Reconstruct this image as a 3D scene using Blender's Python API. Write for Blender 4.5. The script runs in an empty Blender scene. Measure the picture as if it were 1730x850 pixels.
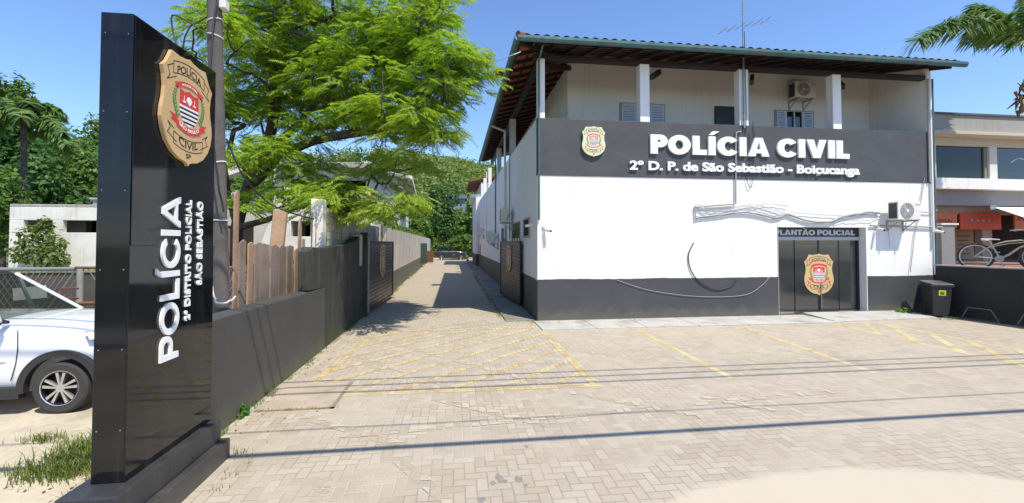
import bpy, math, random
import numpy as np
from math import sin, cos, pi, radians, sqrt, atan, atan2
from mathutils import Vector, Matrix, Euler

random.seed(7)
RNG = np.random.default_rng(11)
C = bpy.context.scene.collection
SC = bpy.context.scene

# ------------------------------------------------------------------ camera
FPX = 750.0; CXP = 865.0; HYP = 411.0; CAMH = 2.2
TH = atan(97 / 750)
CU, CV = -2.31406, -12.30483
cam = bpy.data.cameras.new('camera'); co = bpy.data.objects.new('camera', cam); C.objects.link(co)
cam.sensor_width = 36; cam.lens = FPX / 1730 * 36
PITCH = radians(1.39); PPY = HYP - FPX * math.tan(PITCH)      # optical axis row in the photograph
cam.shift_y = -(425 - PPY) / 1730
cam.clip_start = 0.05; cam.clip_end = 3000
co.location = (CU, CV, CAMH); co.rotation_euler = (pi / 2 + PITCH, 0, -TH)
SC.camera = co

# ------------------------------------------------------------------ light
SUNV = Vector((0.30, -0.49, 1.0)).normalized()
w = bpy.data.worlds.new('World'); SC.world = w; w.use_nodes = True
nt = w.node_tree; nt.nodes.clear()
sky = nt.nodes.new('ShaderNodeTexSky'); sky.sky_type = 'NISHITA'; sky.sun_disc = False
sky.sun_elevation = math.asin(SUNV.z); sky.sun_rotation = atan2(SUNV.x, SUNV.y)
sky.altitude = 0; sky.air_density = 1.0; sky.dust_density = 0.2; sky.ozone_density = 4.0
bg = nt.nodes.new('ShaderNodeBackground'); bg.inputs[1].default_value = 0.15
wo = nt.nodes.new('ShaderNodeOutputWorld')
tint = nt.nodes.new('ShaderNodeMix'); tint.data_type = 'RGBA'; tint.blend_type = 'MULTIPLY'; tint.inputs[0].default_value = 1; tint.inputs[7].default_value = (0.90, 0.98, 1.12, 1)
nt.links.new(sky.outputs[0], tint.inputs[6]); nt.links.new(tint.outputs[2], bg.inputs[0]); nt.links.new(bg.outputs[0], wo.inputs[0])
sl = bpy.data.lights.new('sun', 'SUN'); so = bpy.data.objects.new('sun', sl); C.objects.link(so)
sl.energy = 4.1; sl.angle = radians(0.5); sl.color = (1.0, 0.935, 0.80)
so.rotation_euler = (-SUNV).to_track_quat('-Z', 'Y').to_euler(); so.location = (10, -20, 30)
SC.view_settings.view_transform = 'Standard'; SC.view_settings.look = 'None'
SC.view_settings.exposure = 0.50; SC.view_settings.gamma = 1.0
SC.view_settings.use_curve_mapping = False
SC.cycles.max_bounces = 6; SC.cycles.transparent_max_bounces = 8

# ------------------------------------------------------------------ pixel helpers (photo measurements -> world metres)
_c, _s = cos(TH), sin(TH)
def ray(x, y):
    a = (x - CXP) / FPX; b = (PPY - y) / FPX
    d = cos(PITCH) - b * sin(PITCH); a, b = a / d, (sin(PITCH) + b * cos(PITCH)) / d
    return (a * _c + _s, -a * _s + _c, b)
def onG(x, y, z=0.0):
    r = ray(x, y); t = (z - CAMH) / r[2]; return Vector((CU + t * r[0], CV + t * r[1], z))
def onY(x, y, Y=0.0):
    r = ray(x, y); t = (Y - CV) / r[1]; return Vector((CU + t * r[0], Y, CAMH + t * r[2]))
def onX(x, y, X=0.0):
    r = ray(x, y); t = (X - CU) / r[0]; return Vector((X, CV + t * r[1], CAMH + t * r[2]))
def atD(x, y, D):
    r = ray(x, y); return Vector((CU + D * r[0], CV + D * r[1], CAMH + D * r[2]))

# ------------------------------------------------------------------ materials
def N(nt, t, **kw):
    n = nt.nodes.new(t)
    for k, v in kw.items(): setattr(n, k, v)
    return n
def mth(nt, op, a, b=None, c=None, clamp=False):
    n = nt.nodes.new('ShaderNodeMath'); n.operation = op; n.use_clamp = clamp
    for i, v in enumerate((a, b, c)):
        if v is None: continue
        if isinstance(v, (int, float)): n.inputs[i].default_value = v
        else: nt.links.new(v, n.inputs[i])
    return n.outputs[0]
def mixc(nt, f, a, b, mode='MIX'):
    n = nt.nodes.new('ShaderNodeMix'); n.data_type = 'RGBA'; n.blend_type = mode
    for sock, v in ((n.inputs[0], f), (n.inputs[6], a), (n.inputs[7], b)):
        if isinstance(v, (int, float)): sock.default_value = v
        elif isinstance(v, (tuple, list)): sock.default_value = tuple(v)[:3] + (1,)
        else: nt.links.new(v, sock)
    return n.outputs[2]
def ramp(nt, fac, pts):
    n = nt.nodes.new('ShaderNodeValToRGB'); nt.links.new(fac, n.inputs[0])
    e = n.color_ramp.elements
    while len(e) < len(pts): e.new(0.5)
    for el, (p, v) in zip(e, pts):
        el.position = p; el.color = (tuple(v)[:3] + (1,)) if isinstance(v, (tuple, list)) else (v, v, v, 1)
    return n.outputs[0]
def smooth(nt, v, a, b):
    n = nt.nodes.new('ShaderNodeMapRange'); n.interpolation_type = 'SMOOTHSTEP'
    nt.links.new(v, n.inputs[0]); n.inputs[1].default_value = a; n.inputs[2].default_value = b
    return n.outputs[0]
def noise(nt, vec, scale, detail=4, rough=0.55):
    n = nt.nodes.new('ShaderNodeTexNoise'); n.inputs['Scale'].default_value = scale
    n.inputs['Detail'].default_value = detail; n.inputs['Roughness'].default_value = rough
    nt.links.new(vec, n.inputs['Vector']); return n.outputs[0]
def coords(nt, scale=(1, 1, 1)):
    t = nt.nodes.new('ShaderNodeTexCoord'); m = nt.nodes.new('ShaderNodeMapping')
    m.inputs['Scale'].default_value = scale
    nt.links.new(t.outputs['Object'], m.inputs[0]); return m.outputs[0]
def newmat(name):
    m = bpy.data.materials.new(name); m.use_nodes = True
    nt = m.node_tree; nt.nodes.clear()
    b = nt.nodes.new('ShaderNodeBsdfPrincipled'); o = nt.nodes.new('ShaderNodeOutputMaterial')
    nt.links.new(b.outputs[0], o.inputs[0]); return m, nt, b, o
def dark(c, k): return tuple(x * k for x in c)
def M(name, col, rough=0.6, var=0.12, scale=2.5, bump=0.0, bscale=60, metal=0.0, spec=0.5, streak=None, streak_amt=0.5,
      patch=None, patch_amt=0.5, patch_scale=1.2, coat=0.0, dirt=None, dirt_h=0.5):
    """painted / plastered / metal surface: two noise scales, optional vertical streaks, patches and low splash dirt"""
    m, nt, b, o = newmat(name)
    v = coords(nt)
    n1 = noise(nt, v, scale, 5); n2 = noise(nt, v, scale * 14, 3)
    mix = mth(nt, 'ADD', mth(nt, 'MULTIPLY', n1, 0.65), mth(nt, 'MULTIPLY', n2, 0.35))
    c = ramp(nt, mix, [(0.3, dark(col, 1 - var * 1.4)), (0.5, col), (0.7, tuple(min(0.92, x * (1 + var)) for x in col))])
    if streak:
        sv = coords(nt, (3.5, 3.5, 0.18)); sn = noise(nt, sv, 2.2, 5, 0.65)
        big = noise(nt, v, 0.6, 3)
        f = mth(nt, 'MULTIPLY', smooth(nt, sn, 0.48, 0.72), smooth(nt, big, 0.35, 0.6))
        c = mixc(nt, mth(nt, 'MULTIPLY', f, streak_amt), c, streak)
    if patch:
        f = smooth(nt, noise(nt, v, patch_scale, 6, 0.6), 0.52, 0.66)
        c = mixc(nt, mth(nt, 'MULTIPLY', f, patch_amt), c, patch)
    if dirt:
        g = nt.nodes.new('ShaderNodeNewGeometry'); sx = nt.nodes.new('ShaderNodeSeparateXYZ')
        nt.links.new(g.outputs['Position'], sx.inputs[0])
        hgt = mth(nt, 'SUBTRACT', sx.outputs[2], mth(nt, 'MULTIPLY', noise(nt, v, 3, 5), dirt_h))
        f = smooth(nt, hgt, 0.12, -0.25)
        c = mixc(nt, mth(nt, 'MULTIPLY', f, 0.7), c, dirt)
    nt.links.new(c, b.inputs['Base Color'])
    b.inputs['Metallic'].default_value = metal; b.inputs['Specular IOR Level'].default_value = spec
    b.inputs['Coat Weight'].default_value = coat; b.inputs['Coat Roughness'].default_value = 0.05
    r = mth(nt, 'ADD', mth(nt, 'MULTIPLY', n1, 0.25), rough - 0.12, clamp=True)
    nt.links.new(r, b.inputs['Roughness'])
    if bump:
        bn = nt.nodes.new('ShaderNodeBump'); bn.inputs['Strength'].default_value = 1.0; bn.inputs['Distance'].default_value = bump
        hh = mth(nt, 'ADD', noise(nt, v, bscale, 4), mth(nt, 'MULTIPLY', noise(nt, v, bscale * 0.12, 3), 1.5))
        nt.links.new(hh, bn.inputs['Height']); nt.links.new(bn.outputs[0], b.inputs['Normal'])
    return m
def leaf_mat(name, c0, c1, c2, transl=0.35, rough=0.5, ns=0.35):
    m, nt, b, o = newmat(name)
    g = nt.nodes.new('ShaderNodeNewGeometry')
    v = coords(nt); n1 = noise(nt, v, ns, 3)
    f = mth(nt, 'ADD', mth(nt, 'MULTIPLY', g.outputs['Random Per Island'], 0.6), mth(nt, 'MULTIPLY', n1, 0.5))
    c = ramp(nt, f, [(0.2, c0), (0.5, c1), (0.85, c2)])
    nt.links.new(c, b.inputs['Base Color']); b.inputs['Roughness'].default_value = rough
    b.inputs['Specular IOR Level'].default_value = 0.3
    t = nt.nodes.new('ShaderNodeBsdfTranslucent')
    nt.links.new(mixc(nt, 1.0, c, (1.25, 1.3, 0.6), 'MULTIPLY'), t.inputs[0])
    mx = nt.nodes.new('ShaderNodeMixShader'); mx.inputs[0].default_value = transl
    nt.links.new(b.outputs[0], mx.inputs[1]); nt.links.new(t.outputs[0], mx.inputs[2]); nt.links.new(mx.outputs[0], o.inputs[0])
    return m
def glass_mat(name, col, rough=0.04, spec=0.6):
    m, nt, b, o = newmat(name)
    v = coords(nt)
    nt.links.new(ramp(nt, noise(nt, v, 1.5, 3), [(0.3, dark(col, 0.6)), (0.7, col)]), b.inputs['Base Color'])
    b.inputs['Roughness'].default_value = rough; b.inputs['Specular IOR Level'].default_value = spec
    return m

WHITE = M('white_wall_paint', (0.80, 0.78, 0.745), 0.75, 0.03, 1.2, 0.0012, 90, streak=(0.50, 0.46, 0.40), streak_amt=0.4)
UPPER = M('bounce_warmed_wall_paint', (0.82, 0.785, 0.71), 0.8, 0.04, 1.0, 0.0012, 70, streak=(0.58, 0.52, 0.44), streak_amt=0.3)  # warm ground bounce painted into the white of the shaded upper walls
GREY = M('dark_grey_wall_paint', (0.072, 0.074, 0.077), 0.62, 0.14, 1.5, 0.004, 26, spec=0.4, streak=(0.075, 0.073, 0.07), streak_amt=0.3, patch=(0.055, 0.055, 0.058), patch_amt=0.5, patch_scale=0.5)
GREYB = M('dark_grey_base_paint', (0.062, 0.063, 0.066), 0.6, 0.14, 1.2, 0.002, 40, spec=0.4, streak=(0.07, 0.068, 0.06), streak_amt=0.5, dirt=(0.13, 0.12, 0.09), dirt_h=0.6)
LOWGREY = M('weathered_grey_wall_paint', (0.066, 0.063, 0.059), 0.62, 0.15, 1.8, 0.002, 50, spec=0.4, streak=(0.085, 0.08, 0.072), streak_amt=0.5, dirt=(0.12, 0.12, 0.07), dirt_h=0.5)
MOSSY = M('mossy_dark_wall', (0.032, 0.032, 0.028), 0.8, 0.3, 2.5, 0.003, 40, streak=(0.10, 0.105, 0.06), streak_amt=0.7, patch=(0.022, 0.03, 0.012), patch_amt=0.6, dirt=(0.05, 0.07, 0.02))
CONC = M('weathered_concrete', (0.40, 0.37, 0.33), 0.88, 0.18, 1.6, 0.003, 40, streak=(0.13, 0.12, 0.10), streak_amt=0.8, patch=(0.2, 0.18, 0.15), patch_amt=0.5)
CONC_W = M('pale_concrete', (0.74, 0.70, 0.63), 0.85, 0.14, 1.0, 0.002, 40, streak=(0.30, 0.27, 0.22), streak_amt=0.4, patch=(0.5, 0.46, 0.4), patch_amt=0.25)
TEAL = M('green_gutter_paint', (0.055, 0.14, 0.135), 0.5, 0.25, 3.0, 0.0, spec=0.5, streak=(0.25, 0.26, 0.24), streak_amt=0.5, patch=(0.16, 0.10, 0.06), patch_amt=0.35)
TILE = M('terracotta_tile', (0.21, 0.075, 0.042), 0.85, 0.35, 3.0, 0.002, 30, patch=(0.04, 0.035, 0.03), patch_amt=0.75, patch_scale=2.5)
TILEU = M('terracotta_tile_underside', (0.36, 0.11, 0.06), 0.85, 0.3, 3.0, 0.002, 30)
WOODK = M('dark_stained_timber', (0.022, 0.016, 0.013), 0.6, 0.3, 4.0, 0.001, 40)
BLACK = M('black_paint', (0.012, 0.012, 0.013), 0.4, 0.2, 3.0)
GLOSS = M('gloss_black_acrylic', (0.008, 0.008, 0.009), 0.055, 0.2, 2.0, spec=0.42, streak=(0.045, 0.044, 0.042), streak_amt=0.45)
PLINTH = M('plinth_black_paint', (0.035, 0.034, 0.036), 0.5, 0.25, 3.0, 0.0015, 40, streak=(0.09, 0.085, 0.08), streak_amt=0.4, dirt=(0.11, 0.10, 0.075), dirt_h=0.35)
WHITES = M('white_sign_letters', (0.84, 0.84, 0.83), 0.4, 0.03, 2.0)
ACW = M('ac_white_plastic', (0.72, 0.70, 0.65), 0.45, 0.05, 3.0, streak=(0.4, 0.36, 0.3), streak_amt=0.3)
ACD = M('ac_dark_fins', (0.05, 0.052, 0.055), 0.5, 0.3, 8.0)
STEEL = M('galvanised_steel', (0.36, 0.36, 0.35), 0.42, 0.2, 5.0, metal=0.7)
RUST = M('rusty_iron', (0.17, 0.075, 0.04), 0.85, 0.35, 6.0, 0.001)
CABLE = M('black_cable_rubber', (0.02, 0.02, 0.022), 0.55, 0.2, 4.0)
CABLEG = M('grey_conduit', (0.34, 0.335, 0.33), 0.6, 0.15, 4.0)
GATE = M('black_gate_metal', (0.028, 0.027, 0.028), 0.36, 0.3, 3.0, metal=0.0, spec=0.6, streak=(0.09, 0.085, 0.07), streak_amt=0.45)
GOLD = M('shield_gold', (0.60, 0.40, 0.195), 0.4, 0.05, 3.0)
PALEG = M('shield_faded_gold', (0.70, 0.67, 0.43), 0.45, 0.06, 3.0)
RED = M('crest_red', (0.62, 0.05, 0.045), 0.5, 0.08, 4.0)
PALERED = M('faded_crest_red', (0.66, 0.26, 0.22), 0.5, 0.08, 4.0)
GREENL = M('laurel_green', (0.03, 0.26, 0.07), 0.5, 0.2, 20.0)
INK = M('crest_ink', (0.03, 0.022, 0.015), 0.5, 0.1, 4.0)
GLASSD = glass_mat('dark_tinted_glass', (0.012, 0.015, 0.014), 0.05, 0.8)
GLASSG = glass_mat('green_tinted_glass', (0.012, 0.026, 0.02), 0.06, 0.35)
DOORG = glass_mat('grey_tinted_door_glass', (0.055, 0.058, 0.058), 0.08, 0.9)
SHUT = M('pale_blue_shutter', (0.60, 0.66, 0.80), 0.45, 0.06, 4.0)
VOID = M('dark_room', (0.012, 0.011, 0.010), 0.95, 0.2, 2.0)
BARK = M('grey_brown_bark', (0.075, 0.058, 0.045), 0.9, 0.4, 5.0, 0.012, 14, patch=(0.16, 0.15, 0.12), patch_amt=0.5, patch_scale=3)
POLEW = M('weathered_pole_wood', (0.105, 0.093, 0.083), 0.9, 0.3, 3.0, 0.004, 30, streak=(0.06, 0.05, 0.045), streak_amt=0.8)
PLANK = M('tan_rough_plank', (0.36, 0.225, 0.135), 0.85, 0.3, 2.0, 0.002, 40, streak=(0.13, 0.095, 0.08), streak_amt=0.7)
PLANKG = M('grey_rough_plank', (0.26, 0.195, 0.15), 0.9, 0.3, 2.0, 0.002, 40, streak=(0.075, 0.055, 0.055), streak_amt=0.85)
SIGNO = M('orange_sign_film', (0.62, 0.16, 0.045), 0.5, 0.12, 3.0)
SIGNR = M('red_orange_sign_film', (0.62, 0.085, 0.035), 0.5, 0.12, 3.0)
DKRED = M('dark_red_print', (0.30, 0.03, 0.03), 0.5, 0.2, 6.0)
TANW = M('tan_wall_paint', (0.42, 0.31, 0.245), 0.8, 0.08, 2.0)
CARW = M('white_car_paint', (0.80, 0.80, 0.79), 0.28, 0.02, 1.0, coat=0.8)
CARD = M('dark_grey_car_paint', (0.022, 0.024, 0.027), 0.3, 0.1, 1.0, coat=0.8)
PLASTB = M('black_car_plastic', (0.028, 0.027, 0.026), 0.6, 0.2, 6.0)
RUBBER = M('tyre_rubber', (0.045, 0.042, 0.038), 0.85, 0.25, 8.0, 0.001)
ALLOY = M('machined_alloy', (0.60, 0.58, 0.55), 0.3, 0.08, 4.0, metal=0.75)
LAMP = glass_mat('headlight_glass', (0.07, 0.08, 0.09), 0.05, 1.0)
BIN = M('bin_black_plastic', (0.028, 0.028, 0.03), 0.5, 0.2, 4.0)
YELLOW = M('yellow_sticker', (0.55, 0.60, 0.05), 0.5, 0.08, 6.0)
CREAMB = M('cream_bicycle_paint', (0.46, 0.43, 0.29), 0.35, 0.08, 5.0)
SADDLE = M('pale_saddle_leather', (0.62, 0.53, 0.45), 0.5, 0.12, 6.0)
LEAFT = leaf_mat('bright_feathery_leaf', (0.11, 0.235, 0.022), (0.235, 0.385, 0.04), (0.43, 0.455, 0.06), 0.5)
LEAFM = leaf_mat('mid_green_leaf', (0.06, 0.13, 0.025), (0.115, 0.21, 0.04), (0.20, 0.28, 0.065), 0.42)
LEAFD = leaf_mat('deep_green_leaf', (0.03, 0.085, 0.022), (0.06, 0.14, 0.033), (0.11, 0.20, 0.05), 0.36)
LEAFF = leaf_mat('forest_leaf', (0.06, 0.12, 0.03), (0.14, 0.215, 0.05), (0.28, 0.31, 0.10), 0.32, 0.7, 0.11)
LEAFP = leaf_mat('palm_leaf', (0.05, 0.12, 0.025), (0.10, 0.20, 0.045), (0.20, 0.28, 0.09), 0.35, 0.35)
GRASSM = leaf_mat('grass_blade', (0.08, 0.13, 0.02), (0.14, 0.20, 0.035), (0.28, 0.28, 0.10), 0.3)

# ground materials
def herring(nt, pos, cell):
    """herringbone block paving: returns joint factor (1 = joint) and a random value per block"""
    sx = nt.nodes.new('ShaderNodeSeparateXYZ'); nt.links.new(pos, sx.inputs[0])
    x = mth(nt, 'DIVIDE', sx.outputs[0], cell); y = mth(nt, 'DIVIDE', sx.outputs[1], cell)
    i = mth(nt, 'FLOOR', x); j = mth(nt, 'FLOOR', y)
    fx = mth(nt, 'SUBTRACT', x, i); fy = mth(nt, 'SUBTRACT', y, j)
    k = mth(nt, 'FLOORED_MODULO', mth(nt, 'SUBTRACT', i, j), 4.0)
    def is_k(q): return mth(nt, 'LESS_THAN', mth(nt, 'ABSOLUTE', mth(nt, 'SUBTRACT', k, float(q))), 0.5)
    k0, k1, k2, k3 = (is_k(q) for q in range(4))
    def edge(d, off): return mth(nt, 'ADD', d, off)
    dl = edge(fx, k1); dr = edge(mth(nt, 'SUBTRACT', 1.0, fx), k0)
    db = edge(fy, k2); dt = edge(mth(nt, 'SUBTRACT', 1.0, fy), k3)
    d = mth(nt, 'MINIMUM', mth(nt, 'MINIMUM', dl, dr), mth(nt, 'MINIMUM', db, dt))
    cb = nt.nodes.new('ShaderNodeCombineXYZ')
    nt.links.new(mth(nt, 'SUBTRACT', i, k1), cb.inputs[0]); nt.links.new(mth(nt, 'SUBTRACT', j, k2), cb.inputs[1])
    wn = nt.nodes.new('ShaderNodeTexWhiteNoise'); wn.noise_dimensions = '2D'; nt.links.new(cb.outputs[0], wn.inputs['Vector'])
    return d, wn.outputs['Value']
def paver_mat():
    m, nt, b, o = newmat('block_paving')
    g = nt.nodes.new('ShaderNodeNewGeometry'); pos = g.outputs['Position']
    wob = nt.nodes.new('ShaderNodeVectorMath'); wob.operation = 'MULTIPLY_ADD'
    nz = nt.nodes.new('ShaderNodeTexNoise'); nz.inputs['Scale'].default_value = 2.2; nt.links.new(pos, nz.inputs['Vector'])
    nt.links.new(nz.outputs['Color'], wob.inputs[0]); wob.inputs[1].default_value = (0.02, 0.02, 0); nt.links.new(pos, wob.inputs[2])
    d, rnd = herring(nt, wob.outputs[0], 0.105)
    big = noise(nt, pos, 0.35, 5); med = noise(nt, pos, 1.7, 5, 0.65); fine = noise(nt, pos, 45, 4, 0.7)
    c = ramp(nt, rnd, [(0.0, (0.39, 0.33, 0.255)), (0.4, (0.435, 0.375, 0.295)), (0.75, (0.455, 0.395, 0.315)), (1.0, (0.495, 0.44, 0.355))])
    c = mixc(nt, mth(nt, 'MULTIPLY', smooth(nt, big, 0.38, 0.62), 0.35), c, (0.52, 0.46, 0.37))
    c = mixc(nt, mth(nt, 'MULTIPLY', smooth(nt, med, 0.52, 0.75), 0.35), c, (0.32, 0.27, 0.22))
    c = mixc(nt, mth(nt, 'MULTIPLY', smooth(nt, med, 0.42, 0.25), 0.35), c, (0.58, 0.54, 0.48))
    c = mixc(nt, mth(nt, 'MULTIPLY', fine, 0.55), c, (0.29, 0.24, 0.18))
    joint = smooth(nt, mth(nt, 'ADD', d, mth(nt, 'MULTIPLY', mth(nt, 'SUBTRACT', fine, 0.5), 0.06)), 0.085, 0.02)
    jc = mixc(nt, smooth(nt, noise(nt, pos, 0.9, 5), 0.44, 0.6), (0.20, 0.165, 0.12), (0.60, 0.54, 0.46))
    jc = mixc(nt, mth(nt, 'MULTIPLY', smooth(nt, noise(nt, pos, 0.5, 4), 0.55, 0.7), 0.6), jc, (0.17, 0.18, 0.08))
    c = mixc(nt, mth(nt, 'MULTIPLY', joint, 0.36), c, jc)
    st_ = noise(nt, pos, 0.75, 6, 0.62)
    c = mixc(nt, mth(nt, 'MULTIPLY', smooth(nt, st_, 0.56, 0.72), 0.38), c, (0.27, 0.225, 0.175))
    # dusty worn area towards the street
    sx = nt.nodes.new('ShaderNodeSeparateXYZ'); nt.links.new(pos, sx.inputs[0])
    dd = mth(nt, 'ADD', mth(nt, 'POWER', mth(nt, 'DIVIDE', mth(nt, 'SUBTRACT', sx.outputs[0], 1.1), 3.0), 2.0),
             mth(nt, 'POWER', mth(nt, 'DIVIDE', mth(nt, 'ADD', sx.outputs[1], 10.5), 2.15), 2.0))
    dd = mth(nt, 'ADD', dd, mth(nt, 'MULTIPLY', mth(nt, 'SUBTRACT', med, 0.5), 0.25))
    dust = smooth(nt, dd, 1.05, 0.92)
    dcol = mixc(nt, fine, (0.495, 0.43, 0.335), (0.515, 0.45, 0.355))
    c = mixc(nt, mth(nt, 'MULTIPLY', dust, 0.93), c, dcol)
    # lane blocks are browner and mossier
    lane = smooth(nt, sx.outputs[1], 0.5, 4.0)
    c = mixc(nt, mth(nt, 'MULTIPLY', lane, 0.4), c, (0.33, 0.285, 0.21))
    nt.links.new(c, b.inputs['Base Color']); b.inputs['Roughness'].default_value = 0.9; b.inputs['Specular IOR Level'].default_value = 0.25
    bn = nt.nodes.new('ShaderNodeBump'); bn.inputs['Distance'].default_value = 0.0035
    hgt = mth(nt, 'ADD', mth(nt, 'MULTIPLY', joint, -1.0), mth(nt, 'ADD', mth(nt, 'MULTIPLY', rnd, 0.35), mth(nt, 'MULTIPLY', fine, 0.6)))
    hgt = mth(nt, 'MULTIPLY', hgt, mth(nt, 'SUBTRACT', 1.0, mth(nt, 'MULTIPLY', dust, 0.9)))
    nt.links.new(hgt, bn.inputs['Height']); nt.links.new(bn.outputs[0], b.inputs['Normal'])
    return m
def paint_mat(name, col, keep=0.5, tint=None):
    """worn road paint: missing where blocks have lost it"""
    m, nt, b, o = newmat(name)
    g = nt.nodes.new('ShaderNodeNewGeometry'); pos = g.outputs['Position']
    wob = nt.nodes.new('ShaderNodeVectorMath'); wob.operation = 'MULTIPLY_ADD'
    nz = nt.nodes.new('ShaderNodeTexNoise'); nz.inputs['Scale'].default_value = 2.2; nt.links.new(pos, nz.inputs['Vector'])
    nt.links.new(nz.outputs['Color'], wob.inputs[0]); wob.inputs[1].default_value = (0.02, 0.02, 0); nt.links.new(pos, wob.inputs[2])
    d, rnd = herring(nt, wob.outputs[0], 0.105)
    n1 = noise(nt, pos, 2.0, 5); n2 = noise(nt, pos, 30, 4, 0.7)
    c = mixc(nt, smooth(nt, n1, 0.4, 0.62), col, tint or col)
    c = mixc(nt, mth(nt, 'MULTIPLY', n2, 0.5), c, (0.38, 0.31, 0.2))
    nt.links.new(c, b.inputs['Base Color']); b.inputs['Roughness'].default_value = 0.85
    f = mth(nt, 'ADD', mth(nt, 'MULTIPLY', rnd, 0.32), mth(nt, 'ADD', mth(nt, 'MULTIPLY', n1, 0.55), mth(nt, 'MULTIPLY', n2, 0.35)))
    f = mth(nt, 'SUBTRACT', f, mth(nt, 'MULTIPLY', smooth(nt, d, 0.09, 0.02), 0.3))
    a = smooth(nt, f, 1.0 - keep - 0.12, 1.0 - keep + 0.16)
    a = mth(nt, 'MULTIPLY', a, 0.85)
    tr = nt.nodes.new('ShaderNodeBsdfTransparent'); mx = nt.nodes.new('ShaderNodeMixShader')
    nt.links.new(a, mx.inputs[0]); nt.links.new(tr.outputs[0], mx.inputs[1]); nt.links.new(b.outputs[0], mx.inputs[2])
    nt.links.new(mx.outputs[0], o.inputs[0]); return m
PAVER = paver_mat()
YLINE = paint_mat('worn_yellow_paint', (0.66, 0.46, 0.17), 0.53, (0.68, 0.57, 0.32))
YPALE = paint_mat('pale_yellow_paint', (0.66, 0.52, 0.22), 0.62, (0.70, 0.62, 0.38))
WLINE = paint_mat('ghost_white_paint', (0.58, 0.51, 0.40), 0.42)
SLAB = M('grey_concrete_slab', (0.43, 0.415, 0.385), 0.9, 0.16, 1.5, 0.002, 50, patch=(0.24, 0.225, 0.2), patch_amt=0.6)
SLABD = M('old_concrete_path', (0.24, 0.225, 0.19), 0.9, 0.25, 1.5, 0.003, 50, patch=(0.12, 0.12, 0.07), patch_amt=0.7)
DIRT = M('pale_sandy_concrete', (0.50, 0.43, 0.32), 0.95, 0.2, 1.1, 0.006, 30, patch=(0.26, 0.22, 0.16), patch_amt=0.5)
EARTH = M('earth_and_grass', (0.13, 0.14, 0.06), 0.95, 0.3, 0.3, 0.01, 8, patch=(0.22, 0.18, 0.11), patch_amt=0.6, patch_scale=0.2)
ASPH = M('asphalt', (0.055, 0.054, 0.052), 0.9, 0.15, 2.0, 0.003, 60)
HILLM = M('hillside_green', (0.055, 0.085, 0.025), 0.95, 0.3, 0.05, 0.0, patch=(0.16, 0.15, 0.05), patch_amt=0.6, patch_scale=0.03)

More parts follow.
